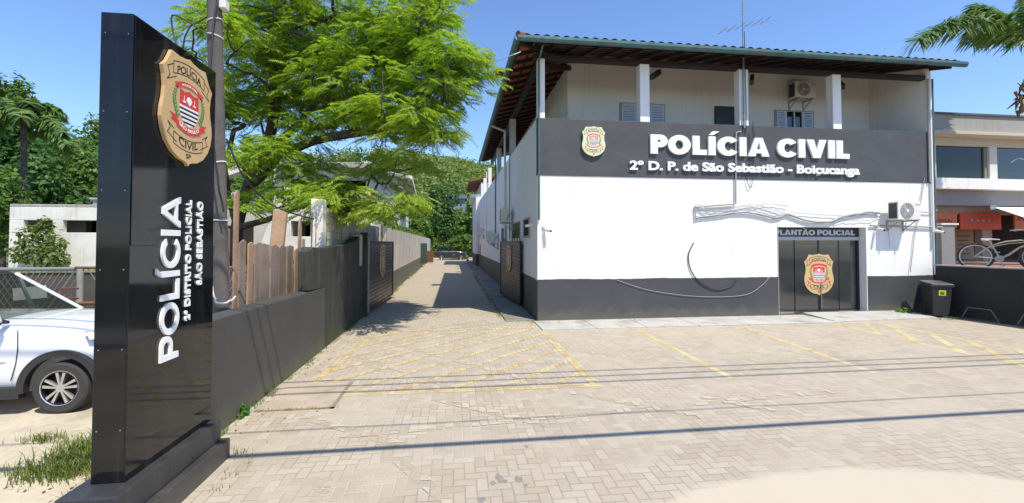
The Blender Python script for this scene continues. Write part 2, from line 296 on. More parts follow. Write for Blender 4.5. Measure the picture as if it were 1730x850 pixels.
# ------------------------------------------------------------------ mesh builder
class MB:
    def __init__(self): self.v = []; self.f = []; self.m = []
    def add(self, vs, fs, mi=0):
        o = len(self.v); self.v += [tuple(p) for p in vs]
        self.f += [tuple(i + o for i in f) for f in fs]; self.m += [mi] * len(fs); return self
    def box(self, x0, x1, y0, y1, z0, z1, mi=0):
        return self.add([(x0, y0, z0), (x1, y0, z0), (x1, y1, z0), (x0, y1, z0), (x0, y0, z1), (x1, y0, z1), (x1, y1, z1), (x0, y1, z1)],
                        [(0, 3, 2, 1), (4, 5, 6, 7), (0, 1, 5, 4), (1, 2, 6, 5), (2, 3, 7, 6), (3, 0, 4, 7)], mi)
    def beam(self, p, q, wd, ht, up=(0, 0, 1), mi=0):
        p = Vector(p); q = Vector(q); d = (q - p).normalized(); u = Vector(up)
        s = d.cross(u)
        if s.length < 1e-4: s = d.cross(Vector((1, 0, 0)))
        s.normalize(); u = s.cross(d).normalized()
        a = s * wd / 2; b = u * ht / 2
        return self.add([p - a - b, p + a - b, p + a + b, p - a + b, q - a - b, q + a - b, q + a + b, q - a + b],
                        [(0, 1, 2, 3), (4, 7, 6, 5), (0, 4, 5, 1), (1, 5, 6, 2), (2, 6, 7, 3), (3, 7, 4, 0)], mi)
    def tube(self, pts, r, n=8, mi=0, cap=True):
        pts = [Vector(p) for p in pts]
        rs = r if isinstance(r, (list, tuple)) else [r] * len(pts)
        prev = None; vs = []; fs = []
        for i, p in enumerate(pts):
            if i == 0: d = pts[1] - p
            elif i == len(pts) - 1: d = p - pts[i - 1]
            else: d = pts[i + 1] - pts[i - 1]
            d.normalize()
            if prev is None:
                a = d.cross(Vector((0, 0, 1)))
                if a.length < 1e-3: a = d.cross(Vector((1, 0, 0)))
            else: a = prev - d * prev.dot(d)
            a.normalize(); prev = a; b = d.cross(a)
            for k in range(n):
                t = 2 * pi * k / n; vs.append(p + (a * cos(t) + b * sin(t)) * rs[i])
        for i in range(len(pts) - 1):
            for k in range(n):
                k2 = (k + 1) % n; fs.append((i * n + k, i * n + k2, (i + 1) * n + k2, (i + 1) * n + k))
        if cap: fs.append(tuple(range(n - 1, -1, -1))); fs.append(tuple((len(pts) - 1) * n + k for k in range(n)))
        return self.add(vs, fs, mi)
    def cyl(self, p, q, r, n=16, mi=0): return self.tube([p, q], r, n, mi)
    def lathe(self, prof, c=(0, 0, 0), axis='z', n=24, mi=0):
        vs = []; fs = []
        for (r, h) in prof:
            for k in range(n):
                t = 2 * pi * k / n; a, b = r * cos(t), r * sin(t)
                vs.append({'z': (a, b, h), 'y': (a, h, b), 'x': (h, a, b)}[axis])
        vs = [(p[0] + c[0], p[1] + c[1], p[2] + c[2]) for p in vs]
        for i in range(len(prof) - 1):
            for k in range(n):
                k2 = (k + 1) % n; fs.append((i * n + k, i * n + k2, (i + 1) * n + k2, (i + 1) * n + k))
        return self.add(vs, fs, mi)
    def prism(self, poly, d0, d1, fn=None, mi=0):
        """2-D polygon (x, y) extruded along local z from d0 to d1; fn maps (x, y, z) to the world"""
        fn = fn or (lambda x, y, z: (x, y, z)); n = len(poly)
        vs = [fn(x, y, d0) for x, y in poly] + [fn(x, y, d1) for x, y in poly]
        fs = [tuple(range(n - 1, -1, -1)), tuple(range(n, 2 * n))] + [(i, (i + 1) % n, (i + 1) % n + n, i + n) for i in range(n)]
        return self.add(vs, fs, mi)
    def strip(self, pts, wd, z, fn, mi=0, th=0.001):
        """flat line of width wd along 2-D points"""
        for (a, b) in zip(pts[:-1], pts[1:]):
            dx, dy = b[0] - a[0], b[1] - a[1]; l = sqrt(dx * dx + dy * dy) or 1
            nx, ny = -dy / l * wd / 2, dx / l * wd / 2; ex, ey = dx / l * wd * .3, dy / l * wd * .3
            self.prism([(a[0] - ex + nx, a[1] - ey + ny), (a[0] - ex - nx, a[1] - ey - ny), (b[0] + ex - nx, b[1] + ey - ny), (b[0] + ex + nx, b[1] + ey + ny)], z, z + th, fn, mi)
        return self
    def build(self, name, mats, parent=None, smooth=False, bevel=0.0, props=None, seg=2):
        me = bpy.data.meshes.new(name)
        off = Vector((0, 0, 0)); p = parent
        while p is not None: off = off + p.location; p = p.parent
        me.from_pydata([(a - off.x, b - off.y, c - off.z) for a, b, c in self.v], [], self.f)
        mats = mats if isinstance(mats, (list, tuple)) else [mats]
        for m in mats: me.materials.append(m)
        if len(mats) > 1: me.polygons.foreach_set('material_index', self.m)
        if smooth:
            me.polygons.foreach_set('use_smooth', [True] * len(me.polygons))
            me.set_sharp_from_angle(angle=radians(smooth if smooth is not True else 40))
        me.update()
        o = bpy.data.objects.new(name, me); C.objects.link(o)
        if parent is not None: o.parent = parent
        if bevel:
            b = o.modifiers.new('bevel', 'BEVEL'); b.width = bevel; b.segments = seg; b.limit_method = 'ANGLE'; b.harden_normals = False
        if props:
            for k, v in props.items(): o[k] = v
        return o
def thing(name, label, cat, loc=(0, 0, 0), group=None):
    o = bpy.data.objects.new(name, None); C.objects.link(o); o.location = loc; o.empty_display_size = 0.2
    o['label'] = label; o['category'] = cat
    if group: o['group'] = group
    return o
def T(label, cat, group=None):
    d = {'label': label, 'category': cat}
    if group: d['group'] = group
    return d
ST = {'kind': 'structure'}; SF = {'kind': 'stuff'}
def copy_thing(root, label=None):
    c = root.copy(); C.objects.link(c)
    for k in root.children:
        d = k.copy(); C.objects.link(d); d.parent = c
        for g in k.children:
            e = g.copy(); C.objects.link(e); e.parent = d
    if label: c['label'] = label
    return c
def np_mesh(name, V, F, mat, parent=None, props=None, smooth=False):
    """fast quad mesh from arrays (quads F: n x 4)"""
    off = np.zeros(3); p = parent
    while p is not None: off = off + np.array(p.location); p = p.parent
    me = bpy.data.meshes.new(name); n = len(V); nf = len(F)
    me.vertices.add(n); me.vertices.foreach_set('co', (V - off).astype(np.float32).ravel())
    me.loops.add(nf * 4); me.loops.foreach_set('vertex_index', F.astype(np.int32).ravel())
    me.polygons.add(nf); me.polygons.foreach_set('loop_start', np.arange(0, nf * 4, 4, dtype=np.int32))
    me.update(calc_edges=True); me.validate()
    me.materials.append(mat)
    if smooth: me.polygons.foreach_set('use_smooth', [True] * nf)
    o = bpy.data.objects.new(name, me); C.objects.link(o)
    if parent is not None: o.parent = parent
    if props:
        for k, v in props.items(): o[k] = v
    return o
_fcache = {}
def text_geo(body, bold):
    key = (body, bold)
    if key in _fcache: return _fcache[key]
    cu = bpy.data.curves.new('t', 'FONT'); cu.body = body; cu.size = 1; cu.extrude = 0.5; cu.offset = bold; cu.resolution_u = 4
    cu.fill_mode = 'BOTH'
    ob = bpy.data.objects.new('t', cu); C.objects.link(ob)
    dg = bpy.context.evaluated_depsgraph_get(); me = bpy.data.meshes.new_from_object(ob.evaluated_get(dg))
    vs = [tuple(v.co) for v in me.vertices]; fs = [tuple(p.vertices) for p in me.polygons]
    bpy.data.objects.remove(ob); bpy.data.curves.remove(cu); bpy.data.meshes.remove(me)
    _fcache[key] = (vs, fs); return vs, fs
def add_text(mb, body, x0, x1, y0, cap, z0, z1, fn, bold=0.02, mi=0, arc=0.0):
    """lettering fitted to the width x0..x1 with its baseline at y0 and the given capital height"""
    vs, fs = text_geo(body, bold); hv, _ = text_geo('H', bold)
    a = min(v[0] for v in vs); b = max(v[0] for v in vs); hb = min(v[1] for v in hv); ht = max(v[1] for v in hv)
    sx = (x1 - x0) / (b - a); sy = cap / (ht - hb); xm = (x0 + x1) / 2; hw = (x1 - x0) / 2
    out = []
    for v in vs:
        x = x0 + (v[0] - a) * sx; y = y0 + (v[1] - hb) * sy
        y += arc * (1 - ((x - xm) / hw) ** 2)
        out.append(fn(x, y, z0 + (v[2] + 0.5) * (z1 - z0)))
    mb.add(out, fs, mi)

# grotesque capitals drawn as outlines (cap height 1, stroke t)
def glyph(ch, t):
    def ell(cx, cy, a, b, s=0, e=2 * pi, n=28): return [(cx + a * cos(s + (e - s) * i / n), cy + b * sin(s + (e - s) * i / n)) for i in range(n + (0 if abs(e - s) > 6.2 else 1))]
    acc = {'Í': 'I', 'Ã': 'A'}.get(ch, ch); h = t * .82
    if acc == 'I': c, w_ = [[(0, 0), (t, 0), (t, 1), (0, 1)]], t
    elif acc == 'L': w_ = .66; c = [[(0, 0), (w_, 0), (w_, h), (t, h), (t, 1), (0, 1)]]
    elif acc == 'T': w_ = .8; m = w_ / 2; c = [[(m - t / 2, 0), (m + t / 2, 0), (m + t / 2, 1 - h), (w_, 1 - h), (w_, 1), (0, 1), (0, 1 - h), (m - t / 2, 1 - h)]]
    elif acc == 'N': w_ = .86; c = [[(0, 0), (t, 0), (t, .62), (w_ - t, 0), (w_, 0), (w_, 1), (w_ - t, 1), (w_ - t, .38), (t, 1), (0, 1)]]
    elif acc == 'V': w_ = .98; m = w_ / 2; c = [[(m - t * .52, 0), (m + t * .52, 0), (w_, 1), (w_ - t * 1.08, 1), (m, t * 1.25), (t * 1.08, 1), (0, 1)]]
    elif acc == 'A':
        w_ = 1.02; m = w_ / 2; yb = .17; yt = yb + h * .8; k = lambda y: (m - t * .52) * (1 - y)   # inset of the inner edge
        il = lambda y: t * 1.08 + (m - t * 1.08) * y * .93
        c = [[(0, 0), (t * 1.06, 0), (il(yb), yb), (w_ - il(yb), yb), (w_ - t * 1.06, 0), (w_, 0), (m + t * .55, 1), (m - t * .55, 1)],
             [(il(yt) + .005, yt), (m, .80), (w_ - il(yt) - .005, yt)]]
    elif acc == 'O': w_ = 1.04; c = [ell(w_ / 2, .5, w_ / 2, .515), ell(w_ / 2, .5, w_ / 2 - t * 1.02, .515 - h)]
    elif acc == 'C':
        w_ = .96; a0 = .62; o = ell(.52, .5, .52, .515, a0, 2 * pi - a0); i = ell(.52, .5, .52 - t * 1.02, .515 - h, a0 + .1, 2 * pi - a0 - .1); c = [o + i[::-1]]
    elif acc == 'P':
        w_ = .78; y0 = .34; r = (1 - y0) / 2; cy = y0 + r; x = w_ - r
        c = [[(0, 0), (t, 0), (t, y0)] + ell(x, cy, r, r, -pi / 2, pi / 2, 16) + [(0, 1)], [(t, y0 + h)] + ell(x, cy, r - t * .98, r - h, -pi / 2, pi / 2, 14) + [(t, 1 - h)]]
    else: raise ValueError(ch)
    if ch == 'Í': c.append([(t * .1, 1.07), (t * .75, 1.07), (t * 1.55, 1.27), (t * .62, 1.27)])
    if ch == 'Ã':
        up = [(w_ / 2 - .3 + .6 * i / 10, 1.18 + .05 * sin(2 * pi * i / 10)) for i in range(11)]; c.append([(x, y - .06) for x, y in up] + [(x, y + .06) for x, y in up[::-1]])
    return c, w_
def add_caps(mb, body, x0, x1, y0, cap, z0, z1, fn, t=.3, mi=0, rounder=False, gap=.085):
    sp = []; pen = 0
    for i, ch in enumerate(body):
        if ch == ' ': pen += .30; continue
        c, w_ = glyph(ch, t); nx = body[i + 1] if i + 1 < len(body) else ' '
        for poly in c: sp.append([(p[0] + pen, p[1]) for p in poly])
        pen += w_ + (gap if not (ch in 'AÃVLPT' and nx in 'AÃVTO') else gap * .2)
        last = pen - gap
    cu = bpy.data.curves.new('g', 'CURVE'); cu.dimensions = '2D'; cu.fill_mode = 'BOTH'; cu.extrude = .5
    for poly in sp:
        s = cu.splines.new('POLY'); s.points.add(len(poly) - 1); s.use_cyclic_u = True
        for q, p in zip(s.points, poly): q.co = (p[0], p[1], 0, 1)
    ob = bpy.data.objects.new('g', cu); C.objects.link(ob)
    dg = bpy.context.evaluated_depsgraph_get(); me = bpy.data.meshes.new_from_object(ob.evaluated_get(dg))
    b = max(v.co.x for v in me.vertices); sx = (x1 - x0) / b
    mb.add([fn(x0 + v.co.x * sx, y0 + v.co.y * cap, z0 + (v.co.z + .5) * (z1 - z0)) for v in me.vertices], [tuple(p.vertices) for p in me.polygons], mi)
    bpy.data.objects.remove(ob); bpy.data.curves.remove(cu); bpy.data.meshes.remove(me)

# ------------------------------------------------------------------ police shield (local x right, y up, z out; unit = width)
SH_H = [(0, 1.255), (.06, 1.232), (.19, 1.215), (.33, 1.228), (.37, 1.15), (.42, 1.07), (.485, 1.01), (.452, .92), (.437, .80), (.45, .68), (.482, .56),
        (.49, .46), (.465, .34), (.40, .22), (.30, .125), (.18, .065), (.07, .045), (.025, .03), (0, 0)]
SH_OUT = [(x, y) for x, y in SH_H] + [(-x, y) for x, y in SH_H[-2:0:-1]]
def shield_layers(w0, depth, fn0, flat=False, faded=False, fine=True):
    """returns list of (part name, MB, [materials]) for one emblem; fn0 maps local metres to world"""
    fn = lambda x, y, z: fn0(x * w0, y * w0, z)
    e = 0.0015; d = depth
    red = PALERED if faded else RED; out = []
    pl = MB()
    pl.prism(SH_OUT, 0, d, fn); pl.m = [0] * len(pl.m)
    out.append(('shield_plate', pl, [PALEG if faded else GOLD]))
    rb = MB(); lw = 0.009 if fine else 0.012
    def arcpts(x0, x1, y, k, n=10): return [(x0 + (x1 - x0) * i / n, y + k * (1 - (2 * i / n - 1) ** 2)) for i in range(n + 1)]
    # upper ribbon (arched) and lower ribbon (sagging)
    for (y0, y1, k, hwid) in ((0.985, 1.12, 0.05, 0.30), (0.215, 0.345, -0.05, 0.28)):
        a = arcpts(-hwid, hwid, y0, k); b = arcpts(-hwid, hwid, y1, k)
        rb.strip(a, lw, d, fn, th=e); rb.strip(b, lw, d, fn, th=e)
        for s in (-1, 1):
            rb.strip([(s * hwid, y0), (s * hwid, y1)], lw, d, fn, th=e)
            sg = -1 if k > 0 else 1
            rb.strip([(s * hwid, y1 + sg * .03), (s * (hwid + .105), y1 + sg * .09), (s * (hwid + .06), (y0 + y1) / 2 + sg * .10), (s * (hwid + .11), y0 + sg * .10), (s * (hwid - .05), y0 + sg * .02)], lw, d, fn, th=e)
    add_text(rb, 'POLÍCIA', -.235, .235, 1.005, .085, d, d + e, fn, .015, arc=.045)
    add_text(rb, 'CIVIL', -.19, .19, .235, .09, d, d + e, fn, .015, arc=-.045)
    add_text(rb, 'SP', -.05, .05, .085, .055, d, d + e, fn, .015)
    out.append(('ribbon_lettering', rb, [INK]))
    cr = MB()   # 0 red 1 white 2 black
    top = .86; hw = .185
    cr.prism([(-hw, top), (-hw, .68), (hw, .68), (hw, top), (.09, top - .02), (0, top + .01), (-.09, top - .02)][::-1], d, d + e, fn, 0)
    def halfw(y): return hw * sqrt(max(0.0, 1 - max(0, (.68 - y) / .225) ** 2.2))
    ys = [.68 - .225 * i / 9 for i in range(10)]
    for i in range(9):
        a, b = halfw(ys[i]), halfw(ys[i + 1])
        if b < .004: b = .004
        cr.prism([(-a, ys[i]), (-b, ys[i + 1]), (b, ys[i + 1]), (a, ys[i])], d, d + e, fn, 1 if i % 2 == 0 else 2)
    cr.prism([(-.045, .78), (-.06, .75), (-.02, .72), (.0, .70), (.035, .73), (.05, .765), (.02, .80), (-.02, .805)], d + e, d + 2 * e, fn, 1)   # white map shape
    for s in (-1, 1):
        cr.strip([(s * .10, .795), (s * .10, .74)], .008, d + e, fn, 1); cr.prism([(s * .10 + .035 * cos(t), .735 + .02 * sin(t)) for t in [pi + pi * i / 6 for i in range(7)]], d + e, d + 2 * e, fn, 1)
    cr.strip([(-.17, .445 + .225 * 0 + .0), (-.17, .445)], .001, d, fn, 2)
    out.append(('coat_of_arms', cr, [red, WHITES, INK]))
    sc = MB()
    a = arcpts(-.24, .24, .42, -.055, 8); b = arcpts(-.24, .24, .50, -.055, 8)
    for i in range(8): sc.prism([a[i], a[i + 1], b[i + 1], b[i]], d + 2 * e, d + 3 * e, fn, 0)
    for s in (-1, 1): sc.prism([(s * .22, .44), (s * .34, .475), (s * .31, .515), (s * .36, .55), (s * .22, .53)][::s], d + e, d + 2 * e, fn, 0)
    a = arcpts(-.19, .19, .875, .03, 6); b = arcpts(-.19, .19, .93, .03, 6)
    for i in range(6): sc.prism([a[i], a[i + 1], b[i + 1], b[i]], d + 2 * e, d + 3 * e, fn, 0)
    for s in (-1, 1): sc.prism([(s * .17, .88), (s * .26, .83), (s * .25, .87), (s * .28, .90), (s * .18, .925)][::s], d + e, d + 2 * e, fn, 0)
    add_text(sc, 'SÃO PAULO', -.19, .19, .44, .042, d + 3 * e, d + 4 * e, fn, .015, mi=1, arc=-.05)
    if fine: add_text(sc, 'POLICIA CIVIL', -.15, .15, .892, .024, d + 3 * e, d + 4 * e, fn, .01, mi=1, arc=.025)
    out.append(('scroll', sc, [red, WHITES]))
    for s in (-1, 1):
        la = MB()
        for i in range(9):
            t = i / 8; x = s * (.225 + .055 * sin(t * pi * .9)); y = .53 + .31 * t
            for q in (-1, 1):
                L = .062 * (1 - .35 * t); ang = pi / 2 + q * .75 - s * .25 * (t - .4)
                ca, sa = cos(ang), sin(ang); pts = [(0, 0), (.5, -.22), (1, 0), (.5, .22)]
                la.prism([(x + L * (p * ca - r * sa), y + L * (p * sa + r * ca)) for p, r in pts], d + e * (1 + .3 * (q > 0)), d + 2 * e, fn)
        out.append(('laurel', la, [GREENL]))
    return out
def shield_parts(parent, layers):
    for nm, mb, ms in layers: mb.build(nm, ms, parent)
def shield_one(name, parent, layers, plate=True):
    allm = []; big = MB()
    for nm, mb, ms in layers:
        for v_ in [0]:
            o = len(big.v); big.v += mb.v; big.f += [tuple(i + o for i in f) for f in mb.f]
        for k in mb.m:
            mm = ms[k]
            if mm not in allm: allm.append(mm)
            big.m.append(allm.index(mm))
    return big.build(name, allm, parent)
# ================================================================== SETTING
MB().add([(-700, -300, 0), (900, -300, 0), (900, 900, 0), (-700, 900, 0)], [(0, 1, 2, 3)]).build('ground', EARTH, props=ST)
MB().add([(-5.02, -15.2, .004), (12.7, -15.2, .004), (12.7, 0.1, .004), (-0.9, 0.1, .004), (-0.9, 57, .004), (-5.95, 57, .004), (-5.05, 2, .004)],
         [(0, 1, 2, 3, 6), (6, 3, 4, 5)]).build('paved_lot', PAVER, props=ST)
MB().add([(-40, -15.2, .004), (-5.02, -15.2, .004), (-5.02, -1.4, .004), (-40, -1.4, .004)], [(0, 1, 2, 3)]).build('sandy_yard', DIRT, props=ST)
MB().add([(-80, -27, .004), (80, -27, .004), (80, -17.2, .004), (-80, -17.2, .004)], [(0, 1, 2, 3)]).build('road', ASPH, props=ST)
MB().box(-80, 80, -17.2, -15.2, -.1, .10).build('pavement', SLAB, props=ST, bevel=.02)
MB().add([(-30, 57, .008), (3, 57, .008), (3, 46, .008), (-5.7, 46, .008), (-5.7, 50, .008), (-30, 50, .008)], [(0, 1, 2, 3, 4, 5)]).build('sandy_turnaround', DIRT, props=ST)
sw = MB()
xs = [-.12, 1.3, 2.65, 4.1, 5.5, 6.9, 8.2]
for a, b in zip(xs[:-1], xs[1:]): sw.box(a + .006, b - .006, -1.28 + .05 * random.random(), -.005, -.05, .028 + .01 * random.random())
sw.build('sidewalk', SLAB, props=ST, bevel=.006)
mb = MB(); mb.add([(8.2, -1.2, -.05), (11.7, -.95, -.05), (11.7, -.004, -.05), (8.2, -.004, -.05), (8.2, -1.2, .035), (11.7, -.95, .035), (11.7, -.004, .10), (8.2, -.004, .10)],
                  [(0, 3, 2, 1), (4, 5, 6, 7), (0, 1, 5, 4), (1, 2, 6, 5), (2, 3, 7, 6), (3, 0, 4, 7)])
mb.build('ramp', SLAB, props=ST, bevel=.01)
sp = MB(); y = .1
while y < 37:
    l = 1.0 + .5 * random.random(); sp.box(-.95 + .08 * random.random(), -.03, y + .015, y + l, -.05, .03 + .03 * random.random()); y += l + .02
sp.build('side_path', SLABD, props=ST, bevel=.01)
MB().box(-4.86, -3.95, -6.05, -4.98, -.05, .014).build('concrete_cover', M('cover_concrete', (0.40, .33, .25), .9, .2, 2.0, .002), props=ST, bevel=.008)
mb = MB()
for a, b, c, d in ((-4.9, -3.9, -6.1, -6.05), (-3.95, -3.9, -6.1, -4.95)): mb.box(a, b, c, d, -.05, .011)
mb.build('cover_edge_soil', M('joint_soil', (0.24, .18, .11), .95, .3, 5), props=ST)

LINE_Z = [.0065]
def line(name, pts, mat, wd=.11, z=.012):
    mb = MB(); LINE_Z[0] += .00018; z = LINE_Z[0]; wd *= 1.15; (ax, ay), (bx, by) = pts[0], pts[-1]; l_ = math.hypot(bx - ax, by - ay); nx, ny = -(by - ay) / l_ * wd / 2, (bx - ax) / l_ * wd / 2
    mb.add([(ax + nx, ay + ny, z), (ax - nx, ay - ny, z), (bx - nx, by - ny, z), (bx + nx, by + ny, z)], [(0, 1, 2, 3)])
    return mb.build(name, mat, props=ST)
line('parking_line', [(2.3, -1.55), (2.17, -5.6)], YPALE); line('parking_line', [(5.2, -1.25), (4.74, -5.6)], YPALE)
for p in ([(7.89, -1.4), (7.75, -5.6)], [(9.25, -1.3), (9.15, -5.6)], [(7.7, -5.65), (11.5, -5.6)], [(8.0, -1.35), (9.3, -1.3)]): line('parking_line', p, YPALE, .10)
for p in ([(8.87, -1.4), (7.85, -2.75)], [(9.25, -1.75), (7.8, -3.7)], [(9.2, -2.75), (7.75, -4.65)], [(9.18, -3.6), (7.75, -5.5)], [(9.1, -4.6), (8.35, -5.6)]): line('hatch_line', p, YPALE, .13)
for p in ([(-.12, -1.5), (-.15, -5.75)], [(-4.8, -5.55), (-.1, -5.62)], [(-4.55, -5.5), (-4.25, -1.2)], [(-4.0, -.9), (-.3, -.9)]): line('hatch_line', p, YLINE, .12, .0135)
for k in range(11):
    # 45 degree hatching of the keep-clear box
    c = -9.6 + k * .82; pts = []
    x0, x1 = max(-4.45, -5.55 - c - 0 + 0), 0
    a = [(x, x + c + 4.0 - 0) for x in np.linspace(-4.45, -.15, 60)]
    a = [p for p in a if -5.5 <= p[1] <= -.95]
    if len(a) > 4: line('hatch_line', [a[0], a[-1]], YLINE, .11, .0155)
for c in (-7.2, -5.5, -3.9):
    a = [(x, -x * 1.15 + c - 2.6) for x in np.linspace(-4.4, -.2, 60)]; a = [p for p in a if -5.4 <= p[1] <= -1.0]
    if len(a) > 4: line('hatch_line', [a[0], a[-1]], WLINE, .13, .0175)
for p in ([(-4.2, -6.35), (-2.9, -7.3)], [(-2.6, -5.9), (-1.2, -7.0)], [(-.6, -5.9), (.8, -7.0)], [(-3.6, -7.0), (3.2, -6.35)], [(-2.9, -7.6), (-2.2, -8.7)], [(1.2, -6.3), (1.9, -7.0)], [(-3.5, -7.9), (-3.35, -9.3)], [(-1.4, .4), (-2.9, -.6)], [(-.7, .2), (-2.4, -.75)]):
    line('worn_line', p, WLINE, .12, .0135)
tp = MB()
for k in range(16):
    cx, cy = -1.92 + random.gauss(0, .14), -8.2 + random.uniform(-.75, .75); r = random.uniform(.015, .06)
    tp.prism([(cx + r * random.uniform(.6, 1.2) * cos(t) * .8, cy + r * random.uniform(.6, 1.3) * sin(t)) for t in [2 * pi * i / 9 for i in range(9)]], .0045, .0050 + k * .0001)
tp.build('tar_patch', M('old_tar', (.24, .215, .19), .9, .3, 9), props=ST)

# hill and far terrain
def hillz(x, y):
    if y < 75: return 0.0
    t = min(1, (y - 75) / 330.0)
    base = 76 * (t ** 1.25) * (3 - 2 * t) / 1.0 * .74
    r = math.exp(-((x + 40 - 0.02 * y) / 125.0) ** 2) * .86 + .14 + .16 * math.exp(-((x + 230) / 110.0) ** 2)
    return base * r + 2.5 * sin(x * .05 + y * .02) * t + 2 * sin(y * .045 - x * .02) * t
def grid_mesh(xs, ys, zf):
    V = [(x, y, zf(x, y)) for y in ys for x in xs]; n = len(xs)
    F = [(j * n + i, j * n + i + 1, (j + 1) * n + i + 1, (j + 1) * n + i) for j in range(len(ys) - 1) for i in range(n - 1)]
    return V, F
V, F = grid_mesh(np.linspace(-420, 320, 75), np.linspace(66, 470, 50), lambda x, y: hillz(x, y) - .4 + (.45 if y > 66 else 0))
MB().add(V, F).build('hill', HILLM, props=ST, smooth=180)

# ================================================================== POLICE STATION
st = thing('police_station', 'two storey white police station with dark grey parapet band and tiled roof', 'building', (0, 0, 0))
BH = 1.18; BT = 4.12; PT = 5.75; BW = 12.85
# front wall (door opening 7.4-10.4 x 0-2.72)
mb = MB(); mb.box(0, 7.4, 0, .3, BH - .03, BT); mb.box(10.42, BW, 0, .3, BH - .03, BT); mb.box(7.4, 10.42, 0, .3, 2.72, BT)
mb.box(-0.0, .3, .3, 30, BH, BT); mb.box(BW - .3, BW, .3, 30, -.1, BT); mb.box(0, BW, 29.7, 30, BH, BT)
mb.build('wall', WHITE, st)
mb = MB()
for (a, b) in ((0, 7.4), (10.42, BW)):
    top = [(x, BH + random.gauss(0, .004) + .006 * sin(x * 2.1)) for x in np.linspace(a, b, int((b - a) / .12))]
    mb.prism([(a, BH - .06), (b, BH - .06)] + top[::-1], 0, .006, lambda x, y, z: (x, -z - .001, y))
mb.box(0, 7.4, -.004, .3, -.2, BH - .03); mb.box(10.42, BW, -.004, .3, -.2, BH - .03); mb.box(-.004, .3, .3, 30, -.2, BH)
mb.build('base_band', GREYB, st)
mb = MB(); mb.box(0, BW, -.02, .18, BT, PT); mb.build('parapet_band', GREY, st, bevel=.008)
mb = MB()
mb.add([(0, .18, BT), (.16, .18, BT), (.16, 30, BT), (0, 30, BT), (0, .18, 5.76), (.16, .18, 5.76), (.16, 30, 6.2), (0, 30, 6.2)],
       [(0, 3, 2, 1), (4, 5, 6, 7), (0, 1, 5, 4), (1, 2, 6, 5), (2, 3, 7, 6), (3, 0, 4, 7)])
mb.build('side_parapet', WHITE, st)
MB().box(.16, BW - .16, .18, 29.9, 4.3, 4.55).build('balcony_floor', SLABD, st)
def roof_z(x, y): return 7.66 + .28 * min(x + .6, y + .7, 17.4 - y, 7.2)
mb = MB()
mb.add([(1.4, 2, 4.55), (BW - .15, 2, 4.55), (BW - .15, 2.2, 4.55), (1.4, 2.2, 4.55), (1.4, 2, 8.2), (BW - .15, 2, 8.41), (BW - .15, 2.2, 8.45), (1.4, 2.2, 8.2)],
       [(0, 3, 2, 1), (4, 5, 6, 7), (0, 1, 5, 4), (1, 2, 6, 5), (2, 3, 7, 6), (3, 0, 4, 7)])
mb.add([(1.4, 2.2, 4.55), (1.6, 2.2, 4.55), (1.6, 16.5, 4.55), (1.4, 16.5, 4.55), (1.4, 2.2, 8.1), (1.6, 2.2, 8.15), (1.6, 16.5, 8.1), (1.4, 16.5, 8.05)],
       [(0, 3, 2, 1), (4, 5, 6, 7), (0, 1, 5, 4), (1, 2, 6, 5), (2, 3, 7, 6), (3, 0, 4, 7)])
mb.build('upper_wall', UPPER, st)
mb = MB()
mb.add([(BW - .15, .0, 5.75), (BW, .0, 5.75), (BW, 16.5, 4.5), (BW - .15, 16.5, 4.5), (BW - .15, .0, 7.8), (BW, .0, 7.8), (BW, 2.2, 8.42), (BW - .15, 2.2, 8.42), (BW - .15, .18, 4.5), (BW, .18, 4.5), (BW, 16.5, 8.2), (BW - .15, 16.5, 8.2)],
       [(0, 4, 7, 11, 3, 8), (1, 9, 2, 10, 6, 5), (0, 1, 5, 4), (4, 5, 6, 7), (7, 6, 10, 11), (3, 11, 10, 2), (0, 8, 9, 1), (8, 3, 2, 9)])
mb.build('end_wall', UPPER, st)
# columns
colw = .29
for x0 in (-.12 + .14, 3.06, 6.2, 9.34):
    w_ = .2 if x0 < .1 else colw
    MB().box(x0, x0 + w_, .0, .0 + (.24 if x0 < .1 else .26), PT - .01, 7.46).build('column', WHITE, st, bevel=.006)
for px_, yy in ((862, 190), (840, 230), (825, 262), (817, 285), (813, 298)):
    Y_ = onX(px_, yy, .0).y
    MB().box(.0, .24, Y_, Y_ + .26, 5.7, 7.46).build('column', WHITE, st, bevel=.006)
# roof: corrugated clay tiles, two visible slopes and a hip
def roof_sheet(dz, amp, step, fr):
    V = []; Fs = []
    xs = np.arange(-.6, 13.06, step); rows = np.linspace(0, 1, 9)
    for x in xs:
        ym = min(x + .6, 7.2)
        for t in rows:
            y = -.72 + t * ym; V.append((x, y, 7.66 + .28 * (y + .7) + dz + amp * (abs(sin(pi * x / .27)) ** .8)))
    n = len(rows)
    for i in range(len(xs) - 1):
        for j in range(n - 1): Fs.append((i * n + j, (i + 1) * n + j, (i + 1) * n + j + 1, i * n + j + 1))
    o = len(V); ys = np.arange(-.7, 17.4, step)
    for y in ys:
        xm = max(0.02, min(y + .7, 17.4 - y, 7.2))
        for t in rows:
            x = -.62 + t * xm; V.append((x, y, 7.66 + .28 * (x + .6) + dz + amp * (abs(sin(pi * y / .27)) ** .8)))
    for i in range(len(ys) - 1):
        for j in range(n - 1): Fs.append((o + i * n + j, o + i * n + j + 1, o + (i + 1) * n + j + 1, o + (i + 1) * n + j))
    return V, Fs
V, F = roof_sheet(.075, .085, .03, 0)
rf = MB().add(V, F).build('roof', TILE, st, smooth=180)
mb = MB(); mb.tube([(-.66, -.76, 7.76), (0, -.1, 7.94), (3, 2.9, 8.78), (6, 5.9, 9.6)], .085, 10); mb.box(-.6, 13, 6.4, 7.2, 9.55, 9.7); mb.build('ridge_cap', TILE, rf, smooth=True)
V, F = roof_sheet(.0, .0, .27, 0); MB().add(V, F).build('tile_underside', TILEU, rf)
